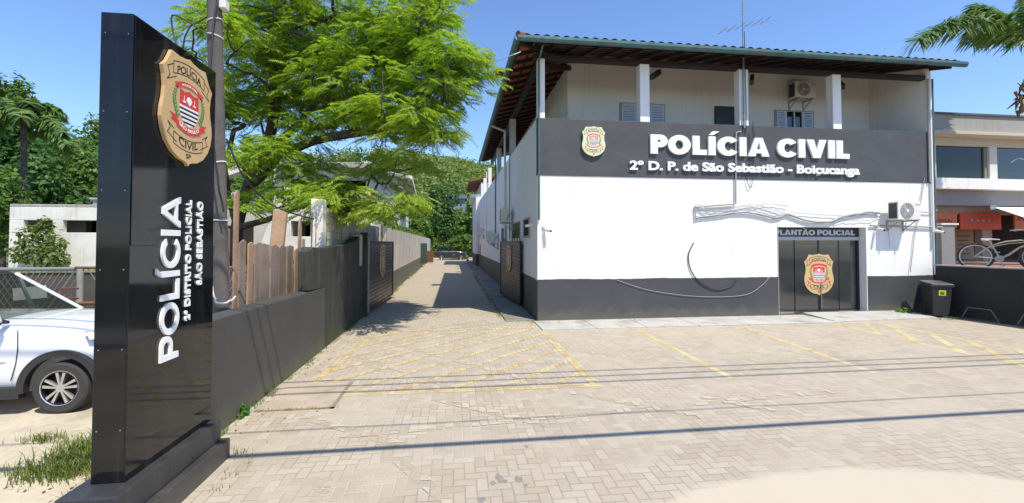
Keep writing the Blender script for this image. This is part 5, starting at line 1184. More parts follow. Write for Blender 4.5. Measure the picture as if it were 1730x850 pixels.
# bicycle
def bicycle(label, origin, heading, paint, scale=1.0):
    t = thing('bicycle', label, 'bicycle', (0, 0, 0), 'bicycles on the terrace')
    r = .335; wb_ = 1.12
    for x in (0, wb_):
        mb = MB(); mb.tube([(x + r * cos(a), 0, r + r * sin(a)) for a in np.linspace(0, 2 * pi, 41)], .024, 8, cap=False); wh = mb.build('wheel', RUBBER, t, smooth=True)
        mb = MB(); mb.tube([(x + (r - .035) * cos(a), 0, r + (r - .035) * sin(a)) for a in np.linspace(0, 2 * pi, 41)], .014, 6, cap=False); mb.build('rim', STEEL if x else M('pale_rim', (.62, .62, .58), .4, .1, 3), wh, smooth=True)
        mb = MB()
        for k in range(24): a = k * pi / 12; mb.beam((x + .02 * cos(a + .9), .02 * (-1) ** k, r + .02 * sin(a + .9)), (x + (r - .04) * cos(a), 0, r + (r - .04) * sin(a)), .004, .004)
        mb.cyl((x, -.045, r), (x, .045, r), .022, 12); mb.build('spokes', STEEL, wh)
    mb = MB(); bb = (.44, 0, .29)
    mb.tube([(0, .05, r), (.2, .05, .31), bb], .012, 8); mb.tube([(0, -.05, r), (.2, -.05, .31), bb], .012, 8)
    mb.tube([(0, .05, r), (.12, .045, .47), (.32, .01, .64), (.55, 0, .73), (.80, 0, .76), (.96, 0, .74)], .018, 8); mb.tube([(0, -.05, r), (.12, -.045, .47), (.32, -.01, .64)], .014, 8)
    mb.tube([bb, (.60, 0, .40), (.78, 0, .58), (.97, 0, .68)], .024, 8); mb.tube([bb, (.30, 0, .66), (.27, 0, .74)], .017, 8); mb.tube([(.32, 0, .60), (.6, 0, .68), (.9, 0, .71)], .012, 8)
    mb.tube([(.945, 0, .82), (.98, 0, .64)], .022, 8)
    for s in (-1, 1): mb.tube([(.98, s * .02, .64), (1.0, s * .05, .56), (wb_, s * .05, r)], .014, 8)
    mb.build('frame', paint, t, smooth=True)
    mb = MB(); mb.lathe([(0, .0), (.085, .0), (.09, .02), (.06, .045), (0, .05)], (.2, 0, .75), 'z', 16)
    mb.add([(.12, -.10, .77), (.30, -.05, .775), (.45, -.02, .765), (.45, .02, .765), (.30, .05, .775), (.12, .10, .77), (.12, -.09, .815), (.30, -.04, .81), (.45, -.015, .79), (.45, .015, .79), (.30, .04, .81), (.12, .09, .815)],
           [(5, 4, 3, 2, 1, 0), (6, 7, 8, 9, 10, 11), (0, 1, 7, 6), (1, 2, 8, 7), (2, 3, 9, 8), (3, 4, 10, 9), (4, 5, 11, 10), (5, 0, 6, 11)]); mb.build('saddle', SADDLE, t, bevel=.012)
    mb = MB(); mb.tube([(.945, 0, .82), (.95, 0, .95), (.92, .1, 1.0), (.78, .3, 1.02), (.66, .33, 1.0)], .012, 8); mb.tube([(.95, 0, .95), (.92, -.1, 1.0), (.78, -.3, 1.02), (.66, -.33, 1.0)], .012, 8); mb.build('handlebar', STEEL, t, smooth=True)
    mb = MB(); mb.cyl((.44, -.05, .29), (.44, -.06, .29), .085, 20); mb.beam((.44, -.07, .29), (.50, -.07, .13), .02, .014); mb.beam((.44, .07, .29), (.38, .07, .45), .02, .014); mb.box(.45, .55, -.14, -.07, .115, .14); mb.box(.33, .43, .07, .14, .44, .465); mb.build('crankset', STEEL, t)
    t.location = origin; t.rotation_euler = (0, 0, heading); t.scale = (scale,) * 3
    return t
bicycle('cream cruiser bicycle on the terrace behind the black wall', (13.0, -1.0, 1.43), radians(-62), CREAMB, 1.12)
bicycle('dark bicycle standing close behind the cream cruiser bicycle', (14.25, -1.6, 1.43), radians(-50), M('dark_bicycle_paint', (.03, .03, .035), .4, .1, 4), 1.05)
# ================================================================== CARS
CARGLASS, nt_, b_, o_ = newmat('car_window_glass')
b_.inputs['Base Color'].default_value = (.01, .012, .012, 1); b_.inputs['Roughness'].default_value = .03
tr_ = nt_.nodes.new('ShaderNodeBsdfTransparent'); tr_.inputs[0].default_value = (.72, .78, .76, 1); mx_ = nt_.nodes.new('ShaderNodeMixShader'); mx_.inputs[0].default_value = .22
nt_.links.new(tr_.outputs[0], mx_.inputs[1]); nt_.links.new(b_.outputs[0], mx_.inputs[2]); nt_.links.new(mx_.outputs[0], o_.inputs[0])
def make_car(label, group, paint, suv=False):
    t = thing('parked_car', label, 'car', (0, 0, 0), group)
    zk = 1.06 if suv else 1.12
    ST_ = [(2.13, .34, .58, .64, .50), (2.06, .26, .70, .77, .70), (1.85, .21, .80, .89, .81), (1.5, .20, .88, .975, .865), (1.15, .20, .93, 1.02, .88), (.80, .20, .96, 1.05, .88), (.2, .20, .98, 1.06, .875), (-.6, .20, 1.0, 1.07, .875),
           (-1.3, .20, 1.02, 1.09, .88), (-1.8, .22, 1.03, 1.10, .86), (-2.08, .28, 1.0, 1.07, .78), (-2.17, .42, .90, .95, .66)]
    mb = MB(); ring = 12
    for (x, zb, zt_, ztop, hw) in ST_:
        zb *= zk; zt_ *= zk; ztop *= zk
        half = [(0, zb), (hw * .82, zb), (hw * .97, zb + .14), (hw, zb + (zt_ - zb) * .55), (hw * .955, zt_), (hw * .80, ztop - .012), (0, ztop + .012)]
        full = half + [(-a, b) for a, b in half[-2:0:-1]]
        mb.v += [(x, a, b) for a, b in full]
    n = len(ST_)
    for i in range(n - 1):
        for k in range(ring):
            k2 = (k + 1) % ring; mb.f.append((i * ring + k, (i + 1) * ring + k, (i + 1) * ring + k2, i * ring + k2)); mb.m.append(0)
    mb.f.append(tuple(range(ring))); mb.f.append(tuple((n - 1) * ring + k for k in range(ring - 1, -1, -1))); mb.m += [0, 0]
    tmp = mb.build('tmp_body', paint, None, smooth=180)
    s = tmp.modifiers.new('s', 'SUBSURF'); s.levels = 2; s.render_levels = 2
    cut = MB()
    for x in (1.30, -1.32): cut.tube([(x, -1.2, .335), (x, -.55, .335)], .415, 32); cut.tube([(x, 1.2, .335), (x, .55, .335)], .415, 32)
    cu = cut.build('tmp_cut', PLASTB, None)
    b = tmp.modifiers.new('b', 'BOOLEAN'); b.object = cu; b.operation = 'DIFFERENCE'; b.solver = 'EXACT'
    dg = bpy.context.evaluated_depsgraph_get(); me = bpy.data.meshes.new_from_object(tmp.evaluated_get(dg)); me.name = 'body'
    for o in (tmp, cu):
        m_ = o.data; bpy.data.objects.remove(o); bpy.data.meshes.remove(m_)
    body = bpy.data.objects.new('body', me); C.objects.link(body); body.parent = t
    me.materials.clear(); me.materials.append(paint); me.polygons.foreach_set('material_index', [0] * len(me.polygons)); me.polygons.foreach_set('use_smooth', [True] * len(me.polygons)); me.set_sharp_from_angle(angle=radians(35))
    g = MB(); lo_, hi = [(.36, .70), (.24, .80), (-1.5, .82), (-2.0, .70)], [(-.42, .54), (-.50, .60), (-1.35, .60), (-1.62, .54)]
    za, zb_ = 1.03 * zk, 1.53 * zk
    vs = [(x, -y, za) for x, y in lo_] + [(x, y, za) for x, y in lo_[::-1]] + [(x, -y, zb_) for x, y in hi] + [(x, y, zb_) for x, y in hi[::-1]]
    g.add(vs, [tuple(range(8))[::-1], tuple(range(8, 16))] + [(k, (k + 1) % 8, (k + 1) % 8 + 8, k + 8) for k in range(8)]); g.build('window_glass', CARGLASS, t, bevel=.02)
    for sy in (-.36, .36):
        m_ = MB(); m_.box(-.75, -.25, sy - .22, sy + .22, .9, 1.05); m_.add([(-.72, sy - .22, 1.0), (-.60, sy - .22, 1.0), (-.82, sy - .2, 1.45), (-.90, sy - .2, 1.45), (-.72, sy + .22, 1.0), (-.60, sy + .22, 1.0), (-.82, sy + .2, 1.45), (-.90, sy + .2, 1.45)], [(0, 1, 2, 3), (7, 6, 5, 4), (0, 4, 5, 1), (1, 5, 6, 2), (2, 6, 7, 3), (3, 7, 4, 0)]); m_.build('seat', PLASTB, t, bevel=.03)
    r_ = MB(); vs = [(x, -y * 1.01, zb_ + .002) for x, y in hi] + [(x, y * 1.01, zb_ + .002) for x, y in hi[::-1]] + [(x * .9 - .1, -y * .86, zb_ + .07) for x, y in hi] + [(x * .9 - .1, y * .86, zb_ + .07) for x, y in hi[::-1]]
    r_.add(vs, [tuple(range(8))[::-1], tuple(range(8, 16))] + [(k, (k + 1) % 8, (k + 1) % 8 + 8, k + 8) for k in range(8)]); r_.build('roof', CARD if suv else PLASTB, t, bevel=.02)
    for sgn in (-1, 1):
        p = MB()
        for a, b in (((.38, .72), (-.44, .555)), ((-.42, .835), (-.46, .61)), ((-1.55, .82), (-1.5, .60)), ((-2.0, .715), (-1.63, .55))): p.beam((a[0], sgn * a[1], za - .01), (b[0], sgn * b[1], zb_ + .02), .055, .035)
        p.build('pillar', paint, t, bevel=.008)
        m_ = MB(); m_.add([(.58, sgn * .93, 1.06 * zk), (.70, sgn * .92, 1.07 * zk), (.73, sgn * 1.08, 1.08 * zk), (.58, sgn * 1.11, 1.07 * zk), (.56, sgn * .93, 1.19 * zk), (.66, sgn * .93, 1.185 * zk), (.69, sgn * 1.07, 1.18 * zk), (.56, sgn * 1.10, 1.19 * zk)], [(0, 3, 2, 1), (4, 5, 6, 7), (0, 1, 5, 4), (1, 2, 6, 5), (2, 3, 7, 6), (3, 0, 4, 7)])
        mi_ = m_.build('mirror', paint, t, bevel=.03, seg=3)
        m_ = MB(); m_.beam((.60, sgn * .78, 1.05 * zk), (.63, sgn * .95, 1.10 * zk), .08, .04); m_.box(.57, .70, min(sgn * .95, sgn * 1.08), max(sgn * .95, sgn * 1.08), 1.045 * zk, 1.075 * zk); m_.build('mirror_arm', PLASTB, mi_, bevel=.01)
        h = MB(); h.add([(1.62, sgn * .79, .86 * zk), (1.98, sgn * .665, .73 * zk), (2.03, sgn * .62, .795 * zk), (1.95, sgn * .60, .825 * zk), (1.55, sgn * .80, .93 * zk), (1.62, sgn * .87, .84 * zk), (1.98, sgn * .73, .72 * zk), (2.055, sgn * .66, .77 * zk), (1.97, sgn * .64, .845 * zk), (1.53, sgn * .83, .945 * zk)],
                         [(0, 1, 2, 3, 4), (9, 8, 7, 6, 5), (0, 5, 6, 1), (1, 6, 7, 2), (2, 7, 8, 3), (3, 8, 9, 4), (4, 9, 5, 0)]); h.build('headlight', LAMP, t, bevel=.008)
        a_ = MB()
        for x in (1.30, -1.32):
            pts_o = [(x + .485 * cos(q), .335 + .485 * sin(q)) for q in np.linspace(-.12, pi + .12, 25)]; pts_i = [(x + .40 * cos(q), .335 + .40 * sin(q)) for q in np.linspace(-.12, pi + .12, 25)]
            for k in range(24): a_.prism([pts_o[k], pts_o[k + 1], pts_i[k + 1], pts_i[k]], min(sgn * .80, sgn * .892), max(sgn * .80, sgn * .892), lambda x_, y_, z_: (x_, z_, y_))
        a_.box(-.88, .85, min(sgn * .78, sgn * .893), max(sgn * .78, sgn * .893), .22, .36); a_.build('cladding', PLASTB, t)
        dl = MB()
        for x, z0, z1 in ((.78, .40, .97), (-.35, .40, .99)): dl.tube([(x - .03, sgn * .876, z0 * zk), (x + .02, sgn * .874, .6 * zk), (x + .03, sgn * .868, .75 * zk), (x, sgn * .836, z1 * zk)], .006, 5)
        dl.build('door_seam', BLACK, t)
        MB().prism([(.70, .70), (.35, .62), (.05, .575), (.05, .60), (.3, .665)], 0, .012, lambda x_, y_, z_: (x_, sgn * (.872 + z_), y_)).build('side_trim', ALLOY, t, bevel=.003)
    for x in (1.30, -1.32):
        for sgn in (-1, 1):
            pr = [(.215, .11), (.30, .115), (.325, .095), (.333, .05), (.333, -.05), (.325, -.095), (.30, -.115), (.215, -.11)]
            m_ = MB(); m_.lathe(pr, (x, sgn * .765, .333), 'y', 40); wh = m_.build('wheel', RUBBER, t, smooth=True)
            m_ = MB(); m_.lathe([(.0, .02 * sgn), (.20, .02 * sgn), (.214, .09 * sgn), (.222, .112 * sgn), (.205, .112 * sgn), (.20, .09 * sgn)], (x, sgn * .765, .333), 'y', 36); m_.build('rim_barrel', BLACK, wh, smooth=True)
            m_ = MB()
            m_.lathe([(.205, .105 * sgn), (.2235, .118 * sgn), (.226, .11 * sgn)], (x, sgn * .765, .333), 'y', 36)
            for k in range(5):
                for q in (-.16, .16):
                    a = k * 2 * pi / 5 + .3; c0 = (.045 * cos(a + q * 1.5), .045 * sin(a + q * 1.5)); c1 = (.21 * cos(a + q * 1.35), .21 * sin(a + q * 1.35)); nx, nz = -sin(a), cos(a)
                    m_.prism([(c0[0] + nx * .011, c0[1] + nz * .011), (c0[0] - nx * .011, c0[1] - nz * .011), (c1[0] - nx * .018, c1[1] - nz * .018), (c1[0] + nx * .018, c1[1] + nz * .018)], .07 * sgn, .105 * sgn, lambda a_, b_, c_: (x + a_, sgn * .765 + c_, .333 + b_))
            m_.lathe([(0, .108 * sgn), (.05, .104 * sgn), (.055, .08 * sgn)], (x, sgn * .765, .333), 'y', 20); m_.build('rim', ALLOY, wh, smooth=35)
    gr = MB(); gr.prism([(-.42, .52), (.42, .52), (.34, .66), (-.34, .66)], 0, .03, lambda a, b, c: (2.105 + c, a, b * zk)); gr.build('grille', BLACK, t, bevel=.01)
    MB().box(2.12, 2.15, -.2, .2, .42, .52).build('number_plate', CARW, t)
    tl = MB()
    for sgn in (-1, 1): tl.box(-2.14, -1.98, min(sgn * .55, sgn * .8), max(sgn * .55, sgn * .8), .88 * zk, 1.0 * zk)
    return t
c1 = make_car('white crossover car parked behind the totem with its front wheel showing', 'cars parked on the lots', CARW); c1.location = (-8.66, -4.98, 0.0); c1.rotation_euler = (0, 0, radians(0.5))
c2 = make_car('dark grey car parked crosswise at the far end of the lane', 'cars parked on the lots', CARD, True); c2.location = (-2.75, 47.2, 0); c2.rotation_euler = (0, 0, radians(4)); c2.scale = (.97, 1, 1.1)
cn = thing('traffic_cone', 'small orange traffic cone beside the dark car at the lane end', 'cone', (0, 0, 0)); p = onG(790, 441)
MB().lathe([(.16, .03), (.05, .70), (.0, .71)], (p.x, p.y, 0), 'z', 16).build('cone_body', M('orange_plastic', (.7, .16, .04), .5, .1, 4), cn, smooth=True)
MB().box(p.x - .22, p.x + .22, p.y - .22, p.y + .22, 0, .04).build('cone_base', BLACK, cn)
mb = MB(); mb.lathe([(.125, .25), (.096, .40)], (p.x, p.y - .002, 0), 'z', 16); mb.build('white_band', WHITES, cn)

# ================================================================== BIG FEATHERY TREE
def fronds(O, D, L, droop, rng, npair=9, wid=.05, pl=.34):
    """feathery compound leaves: a curved midrib with pairs of narrow leaflets; O origins, D directions (n,3)"""
    n = len(O); D = D / np.linalg.norm(D, axis=1)[:, None]
    S = np.cross(D, np.array([0, 0, 1.0])); S /= np.maximum(1e-6, np.linalg.norm(S, axis=1))[:, None]
    roll = rng.normal(0, .35, n)[:, None]; Up = np.cross(S, D); S = S * np.cos(roll) + Up * np.sin(roll)
    Vs = []
    for k in range(npair):
        t = (k + .6) / npair
        P = O + D * (L * t)[:, None] - np.array([0, 0, 1.0]) * (droop * L * t * t)[:, None]
        tang = D - np.array([0, 0, 1.0]) * (2 * droop * t)[:, None]; tang /= np.linalg.norm(tang, axis=1)[:, None]
        ln = (L * pl * (1 - .75 * abs(t - .38)) * rng.uniform(.8, 1.2, n))[:, None]
        for s in (-1, 1):
            out = S * s * .88 + tang * .45; out[:, 2] -= .28 + .15 * rng.random(n); out /= np.linalg.norm(out, axis=1)[:, None]
            w_ = tang * wid * rng.uniform(.7, 1.2, n)[:, None]
            Vs.append(np.stack([P - w_ * .35, P + out * ln * .5 - w_ * .5, P + out * ln, P + out * ln * .5 + w_ * .5], 1))
    V = np.stack(Vs, 1).reshape(-1, 3)
    return V, np.arange(len(V)).reshape(-1, 4)
rng = np.random.default_rng(5)
bt = thing('feathery_tree', 'large bright green feathery tree spreading over the plank fence and lane', 'tree', (-9.3, 2.2, 0))
ELL = [  # photo px centre, half sizes, depth, number of sprays
    (560, 35, 215, 85, 13.2, 46), (672, 60, 84, 60, 12.4, 24), (752, 108, 46, 44, 11.6, 16), (640, 125, 130, 50, 12.6, 24), (520, 165, 130, 52, 13.4, 24), (655, 200, 100, 34, 11.4, 20), (725, 218, 40, 20, 11.2, 5),
    (430, 250, 56, 24, 12.0, 11), (575, 300, 95, 34, 12.4, 14), (530, 340, 90, 20, 11.8, 10), (670, 350, 34, 13, 11.2, 4), (672, 285, 40, 22, 12.6, 5), (345, 140, 48, 55, 12.2, 13), (430, 120, 90, 70, 13.6, 18), (370, 40, 60, 70, 12.5, 10),
    (395, 345, 22, 14, 12.6, 2), (470, 60, 100, 80, 14.4, 12), (610, 60, 120, 60, 14.6, 12), (590, -70, 200, 70, 13.0, 22), (725, 165, 50, 30, 12.0, 8), (480, 215, 70, 30, 12.8, 7)]
plates = []
for (x, y, a, b, D, n) in ELL:
    for i in range(int(n * .98 + .5)):
        while True:
            u, v = rng.uniform(-1, 1, 2)
            if u * u + v * v < 1: break
        plates.append(np.array(atD(x + a * u, y + b * v, D + rng.normal(0, .75))))
Os = []; Ds = []; Ls = []
for pc in plates:
    R_ = rng.uniform(.38, .82); n = int(35 * R_ / .6)
    th_ = rng.uniform(0, 2 * pi, n); rr = R_ * np.sqrt(rng.uniform(0, 1, n))
    tilt = rng.normal(0, .24, 2)
    o = np.stack([rr * np.cos(th_), rr * np.sin(th_), .20 * (1 - (rr / R_) ** 2) + rng.normal(0, .09, n)], 1); o[:, 2] += o[:, 0] * tilt[0] + o[:, 1] * tilt[1] - .1
    th2 = th_ + rng.normal(0, .55, n)
    d = np.stack([np.cos(th2), np.sin(th2), rng.normal(.02, .16, n) - .12 * rr / R_], 1)
    Os.append(pc + o); Ds.append(d); Ls.append(rng.uniform(.28, .54, n))
O_ = np.concatenate(Os); D_ = np.concatenate(Ds); L_ = np.concatenate(Ls)
V, F = fronds(O_, D_, L_, rng.uniform(.18, .5, len(O_)), rng, 10, .045, .36)
np_mesh('crown', V, F, LEAFT, bt)
# skeleton: trunk, two forks, then every spray is joined to the nearest lower branch
nodes = []; par = []
def add_node(p, q): nodes.append(np.array(p, float)); par.append(q); return len(nodes) - 1
base = np.array(atD(402, 452, 13.6)); base[2] = -.1
chain = [base, np.array(atD(400, 385, 13.6)), np.array(atD(418, 320, 13.5)), np.array(atD(442, 262, 13.4))]
prev = -1
for p in chain: prev = add_node(p, prev)
forkA = prev
for p in (atD(465, 190, 13.3), atD(462, 110, 13.4), atD(452, 20, 13.6)): prev = add_node(p, prev)
prev = forkA
for p in (atD(500, 215, 13.2), atD(545, 165, 13.0), atD(600, 110, 12.8), atD(640, 70, 12.6)): prev = add_node(p, prev)
prev = 2
for p in (atD(470, 262, 12.9), atD(530, 238, 12.5), atD(600, 225, 12.0), atD(660, 215, 11.6)): prev = add_node(p, prev)
prev = 1
for p in (atD(386, 330, 13.5), atD(380, 285, 13.3), atD(395, 220, 13.1), atD(380, 150, 12.8)): prev = add_node(p, prev)
prev = 1
for p in (atD(450, 372, 13.2), atD(500, 350, 12.6), atD(560, 335, 12.2)): prev = add_node(p, prev)
order = sorted(range(len(plates)), key=lambda i: np.linalg.norm(plates[i] - nodes[3]))
for i in order:
    p = plates[i] - np.array([0, 0, .12]); best = None
    for k in range(1, len(nodes)):
        q = nodes[k]; d = np.linalg.norm(p - q) + (1.2 * max(0, q[2] - p[2] + .1))
        if best is None or d < best[0]: best = (d, k)
    q = nodes[best[1]]; L = np.linalg.norm(p - q); k = best[1]
    if L > .5:
        m = q + (p - q) * .5 + rng.normal(0, .09, 3) * L - np.array([0, 0, .07 * L]); k = add_node(m, k)
    add_node(p, k)
wt = [0.0] * len(nodes)
for i in range(len(nodes) - 1, -1, -1):
    wt[i] += 1
    if par[i] >= 0: wt[par[i]] += wt[i]
rad = [min(.17, .0115 * (w_ ** .50)) for w_ in wt]
kids = {}
for i, p in enumerate(par): kids.setdefault(p, []).append(i)
mb = MB()
for i in range(1, len(nodes)):
    p = par[i]; a = nodes[p]; b = nodes[i]; r0 = min(rad[p], rad[i] * 1.5) if p > 3 else max(rad[i], min(rad[p], rad[i] * 1.25)); m = (a + b) / 2 + rng.normal(0, .03, 3)
    mb.tube([a, m, b], [r0, (r0 + rad[i]) / 2, rad[i]], 8 if rad[i] > .05 else 5, cap=rad[i] > .05)
mb.build('trunk', BARK, bt, smooth=True)

# ================================================================== OTHER TREES
rng = np.random.default_rng(21)
def px_tree(name, label, x, ytop, D, ybase_px, Rpx, mat, trunk_f=.25, n=14, dens=22, size=.4, **kw):
    b = atD(x, HYP, D); H = (HYP - ytop) / FPX * D + CAMH; return broad_tree(name, label, (b.x, b.y, kw.pop('bz', 0.0)), H - kw.get('_', 0), Rpx / FPX * D, trunk_f, mat, rng, n, dens, size, **kw)
GL = 'trees behind the ruined white house'
px_tree('broad_tree', 'tall dark bushy tree at the left edge below a palm crown', 5, 190, 36, 0, 75, LEAFD, n=20, dens=16, size=.5, group=GL)
px_tree('broad_tree', 'tall tree with a narrow crown reaching highest at the left edge', -5, 95, 42, 0, 42, LEAFM, trunk_f=.45, n=14, dens=18, size=.5, group=GL)
px_tree('broad_tree', 'spreading mid green tree with layered crown left of the totem', 112, 222, 44, 0, 66, LEAFM, trunk_f=.35, n=22, dens=13, size=.5, group=GL, squash=.6)
px_tree('broad_tree', 'flat topped tree just left of the totem edge', 170, 200, 50, 0, 46, LEAFM, trunk_f=.5, n=16, dens=12, size=.5, group=GL)
px_tree('broad_tree', 'round dark tree low behind the ruined house', 75, 265, 33, 0, 62, LEAFD, trunk_f=.15, n=18, dens=20, size=.4, group=GL)
px_tree('broad_tree', 'bright leafy tree behind the roof box of the ruined house', 130, 258, 37, 0, 66, LEAFM, trunk_f=.15, n=18, dens=18, size=.4, group=GL)
px_tree('broad_tree', 'dense green tree filling the gap left of the ruined house', -20, 290, 25, 0, 62, LEAFM, trunk_f=.1, n=16, dens=22, size=.3, group=GL)
px_tree('broad_tree', 'dark tree standing behind the totem and the pole', 260, 230, 46, 0, 85, LEAFD, trunk_f=.2, n=18, dens=14, size=.5, group=GL)
px_tree('broad_tree', 'green tree between the utility pole and the concrete building', 375, 262, 34, 0, 55, LEAFM, trunk_f=.15, n=14, dens=20, size=.4, group=GL)
iv = thing('climbing_bush', 'loose leafy bush climbing the front of the ruined white house', 'bush', tuple(onY(68, 440, 11.4)))
c0 = onY(66, 425, 11.4); bl = []
for (x, y, r) in ((45, 400, .55), (75, 395, .6), (95, 415, .5), (55, 425, .7), (85, 435, .6), (30, 430, .5), (75, 375, .3), (105, 440, .4)): q = onY(x, y, 11.4); bl.append((tuple(q), (r, r * .6, r)))
mb = MB(); b0 = Vector((c0.x, 11.45, 0))
for c_, r_ in bl: mb.tube([b0, b0.lerp(Vector(c_), .5) + Vector((0, 0, .2)), c_], [.04, .025, .01], 6)
mb.build('stem', BARK, iv, smooth=True); crown(bl, 42, .2, rng, mat=leaf_mat('yellow_green_leaf', (.06, .11, .02), (.13, .2, .04), (.25, .29, .09)), parent=iv, shell=.2)

def palm(name, label, crown_c, base, fl, nf, mat, seed, leaf=.55, els=None, tr=.16, group=None, azs=None, nl=58, wl_=.022, dr=.42, lens=None):
    r = np.random.default_rng(seed); t = thing(name, label, 'palm tree', (base[0], base[1], 0), group)
    MB().tube([(base[0], base[1], base[2] - .2), tuple(Vector(base).lerp(Vector(crown_c), .5) + Vector((.1, .05, 0))), crown_c], [tr * 1.15, tr, tr * .8], 12).build('trunk', BARK, t, smooth=True)
    for k in range(nf):
        az = azs[k] if azs else k * 2 * pi / nf * 1.0 + r.normal(0, .2); el = els[k] if els else r.uniform(-.1, 1.0); L = fl * r.uniform(.9, 1.1)
        L *= lens[k] if lens else 1; h = Vector((cos(az), sin(az), 0)); pts = []
        for s in np.linspace(0, 1, 14): pts.append(Vector(crown_c) + h * (L * (s * cos(el) - .10 * s * s * sin(el))) + Vector((0, 0, L * (s * sin(el) - (dr + .25 * cos(el)) * s * s))))
        P = np.array([tuple(p) for p in pts]); tt_ = np.linspace(0, 1, 14)
        s_ = np.sort(r.uniform(.12, 1, nl)); Pi = np.stack([np.interp(s_, tt_, P[:, q]) for q in range(3)], 1); T_ = np.gradient(P, axis=0); T_ = np.stack([np.interp(s_, tt_, T_[:, q]) for q in range(3)], 1); T_ /= np.linalg.norm(T_, axis=1)[:, None]
        Sd = np.cross(T_, np.array([0, 0, 1.0])); Sd /= np.linalg.norm(Sd, axis=1)[:, None]; Vs = []
        for rep in (0, 1):
          for sg in (-1, 1):
            out = Sd * sg * r.uniform(.45, .9, nl)[:, None] + T_ * .45 + np.array([0, 0, 1.0]) * r.uniform(-.75, .45, nl)[:, None]; out /= np.linalg.norm(out, axis=1)[:, None]
            ln = (leaf * (1 - .55 * np.abs(s_ - .45)) * r.uniform(.8, 1.15, nl))[:, None]; w_ = T_ * wl_ * (leaf / .6)
            tip = Pi + out * ln; tip[:, 2] -= ln[:, 0] * .35; mid = Pi + out * ln * .55; mid[:, 2] -= ln[:, 0] * .06
            Vs.append(np.stack([Pi - w_, mid - w_ * 1.2, mid + w_ * 1.2, Pi + w_], 1)); Vs.append(np.stack([mid - w_ * 1.2, tip - w_ * .15, tip + w_ * .15, mid + w_ * 1.2], 1))
        V = np.concatenate(Vs).reshape(-1, 3)
        fr = np_mesh('frond', V, np.arange(len(V)).reshape(-1, 4), mat, t)
        MB().tube(pts, [.035 * (1 - .8 * s) for s in np.linspace(0, 1, 14)], 6).build('rachis', M('frond_rib', (.16, .2, .05), .6, .2, 5) if k == 0 else bpy.data.materials['frond_rib'], fr, smooth=True)
    return t
pc_ = atD(1760, 78, 15.5)
pr = palm('palm_tree', 'palm tree at the right edge with one long frond arching left over the roof', tuple(pc_), (pc_.x + .1, pc_.y, 1.42), 5.5, 8, LEAFP, 3, .85,
          els=[.5, 1.05, 1.2, .7, .5, .9, 1.1, .1], azs=[pi + .05, pi + 1.0, .6, -1.2, -.2, 1.4, 1.9, -.9], nl=110, wl_=.024, dr=.30, lens=[1.3, .9, .8, .9, .8, .9, .8, .8])
fcp = atD(1728, 165, 15.2); mb = MB(); rr_ = random.Random(4)
for k in range(26):
    q = Vector((rr_.gauss(0, .08), rr_.gauss(0, .08), rr_.uniform(-.45, .4))); mb.tube([fcp + q, fcp + q + Vector((rr_.gauss(0, .08), rr_.gauss(0, .08), -.25))], [.05, .015], 6)
mb.tube([fcp + Vector((0, 0, .4)), Vector(pc_)], [.05, .06], 8)
mb.tube([fcp + Vector((0, 0, -.1)), fcp + Vector((-.42, 0, -.12))], [.02, .008], 6); mb.tube([fcp + Vector((0, 0, .35)), fcp + Vector((-.2, 0, .5))], [.03, .01], 6)
mb.build('fruit_stalk', M('brown_palm_fibre', (.17, .10, .05), .9, .4, 6), pr, smooth=True)
pl2 = atD(40, 190, 27); palm('palm_tree', 'palm with drooping fronds among the dark trees at the left edge', tuple(pl2), (pl2.x, pl2.y, 0), 2.6, 14, LEAFP, 9, .8, nl=46, wl_=.05)
# lane end greenery
GV = 'trees at the end of the lane'
vb = thing('vine_covered_tree', 'tall dark green vine draped tree at the end of the lane', 'tree', tuple(onG(752, 438)), GV)
q = atD(752, 411, 68); bl = []
for x, y, rx, rz in ((733, 330, 8, 20), (741, 350, 9, 35), (752, 340, 8, 30), (762, 352, 9, 30), (772, 330, 5, 18), (748, 380, 16, 26), (760, 385, 12, 24), (735, 378, 9, 28)):
    c_ = atD(x, y, 68 + rng.normal(0, .8)); k = 68 / FPX; bl.append((tuple(c_), (rx * k, rx * k, rz * k)))
mb = MB(); trunk_mesh(mb, (q.x, q.y, -.2), (q.x, q.y, 8), .3, .15, []); mb.build('trunk', BARK, vb, smooth=True); crown(bl, 14, .55, rng, mat=LEAFD, parent=vb, droop=1.2)
px_tree('broad_tree', 'bushy light green tree right of the vine draped tree', 800, 322, 74, 0, 42, LEAFM, trunk_f=.12, n=18, dens=9, size=.7, group=GV)
px_tree('broad_tree', 'yellowish green tree left of the vine draped tree', 712, 325, 76, 0, 34, LEAFF, trunk_f=.12, n=16, dens=9, size=.7, group=GV)
px_tree('broad_tree', 'low broad tree behind the eave of the pale house', 690, 352, 60, 0, 34, LEAFM, trunk_f=.1, n=14, dens=10, size=.6, group=GV)
px_tree('broad_tree', 'small round tree beyond the dark parked car', 786, 392, 62, 0, 30, LEAFM, trunk_f=.08, n=12, dens=12, size=.5, group=GV)
hd_ = thing('hedge', 'leafy hedge spilling over the top of the long pale wall', 'hedge', (-6.4, 30, 0)); bl = []
y = 15.0
while y < 52: bl.append(((-6.3 - (y - 6) * .0155 + rng.normal(0, .15), y, 2.75 + rng.uniform(-.1, .35)), (.75, 1.0, .55 + .2 * rng.random()))); y += 1.25
mb = MB()
for c_, r_ in bl[::2]: mb.tube([(c_[0], c_[1], -.1), (c_[0] + .1, c_[1], 2.6)], [.05, .03], 6)
mb.build('stems', BARK, hd_, smooth=True); crown(bl, 45, .22, rng, mat=leaf_mat('hedge_leaf', (.05, .11, .02), (.10, .19, .035), (.22, .30, .10)), parent=hd_)
h2 = thing('hedge', 'bright green hedge across the end of the lane behind the dark car', 'hedge', (-2, 55, 0)); bl = []
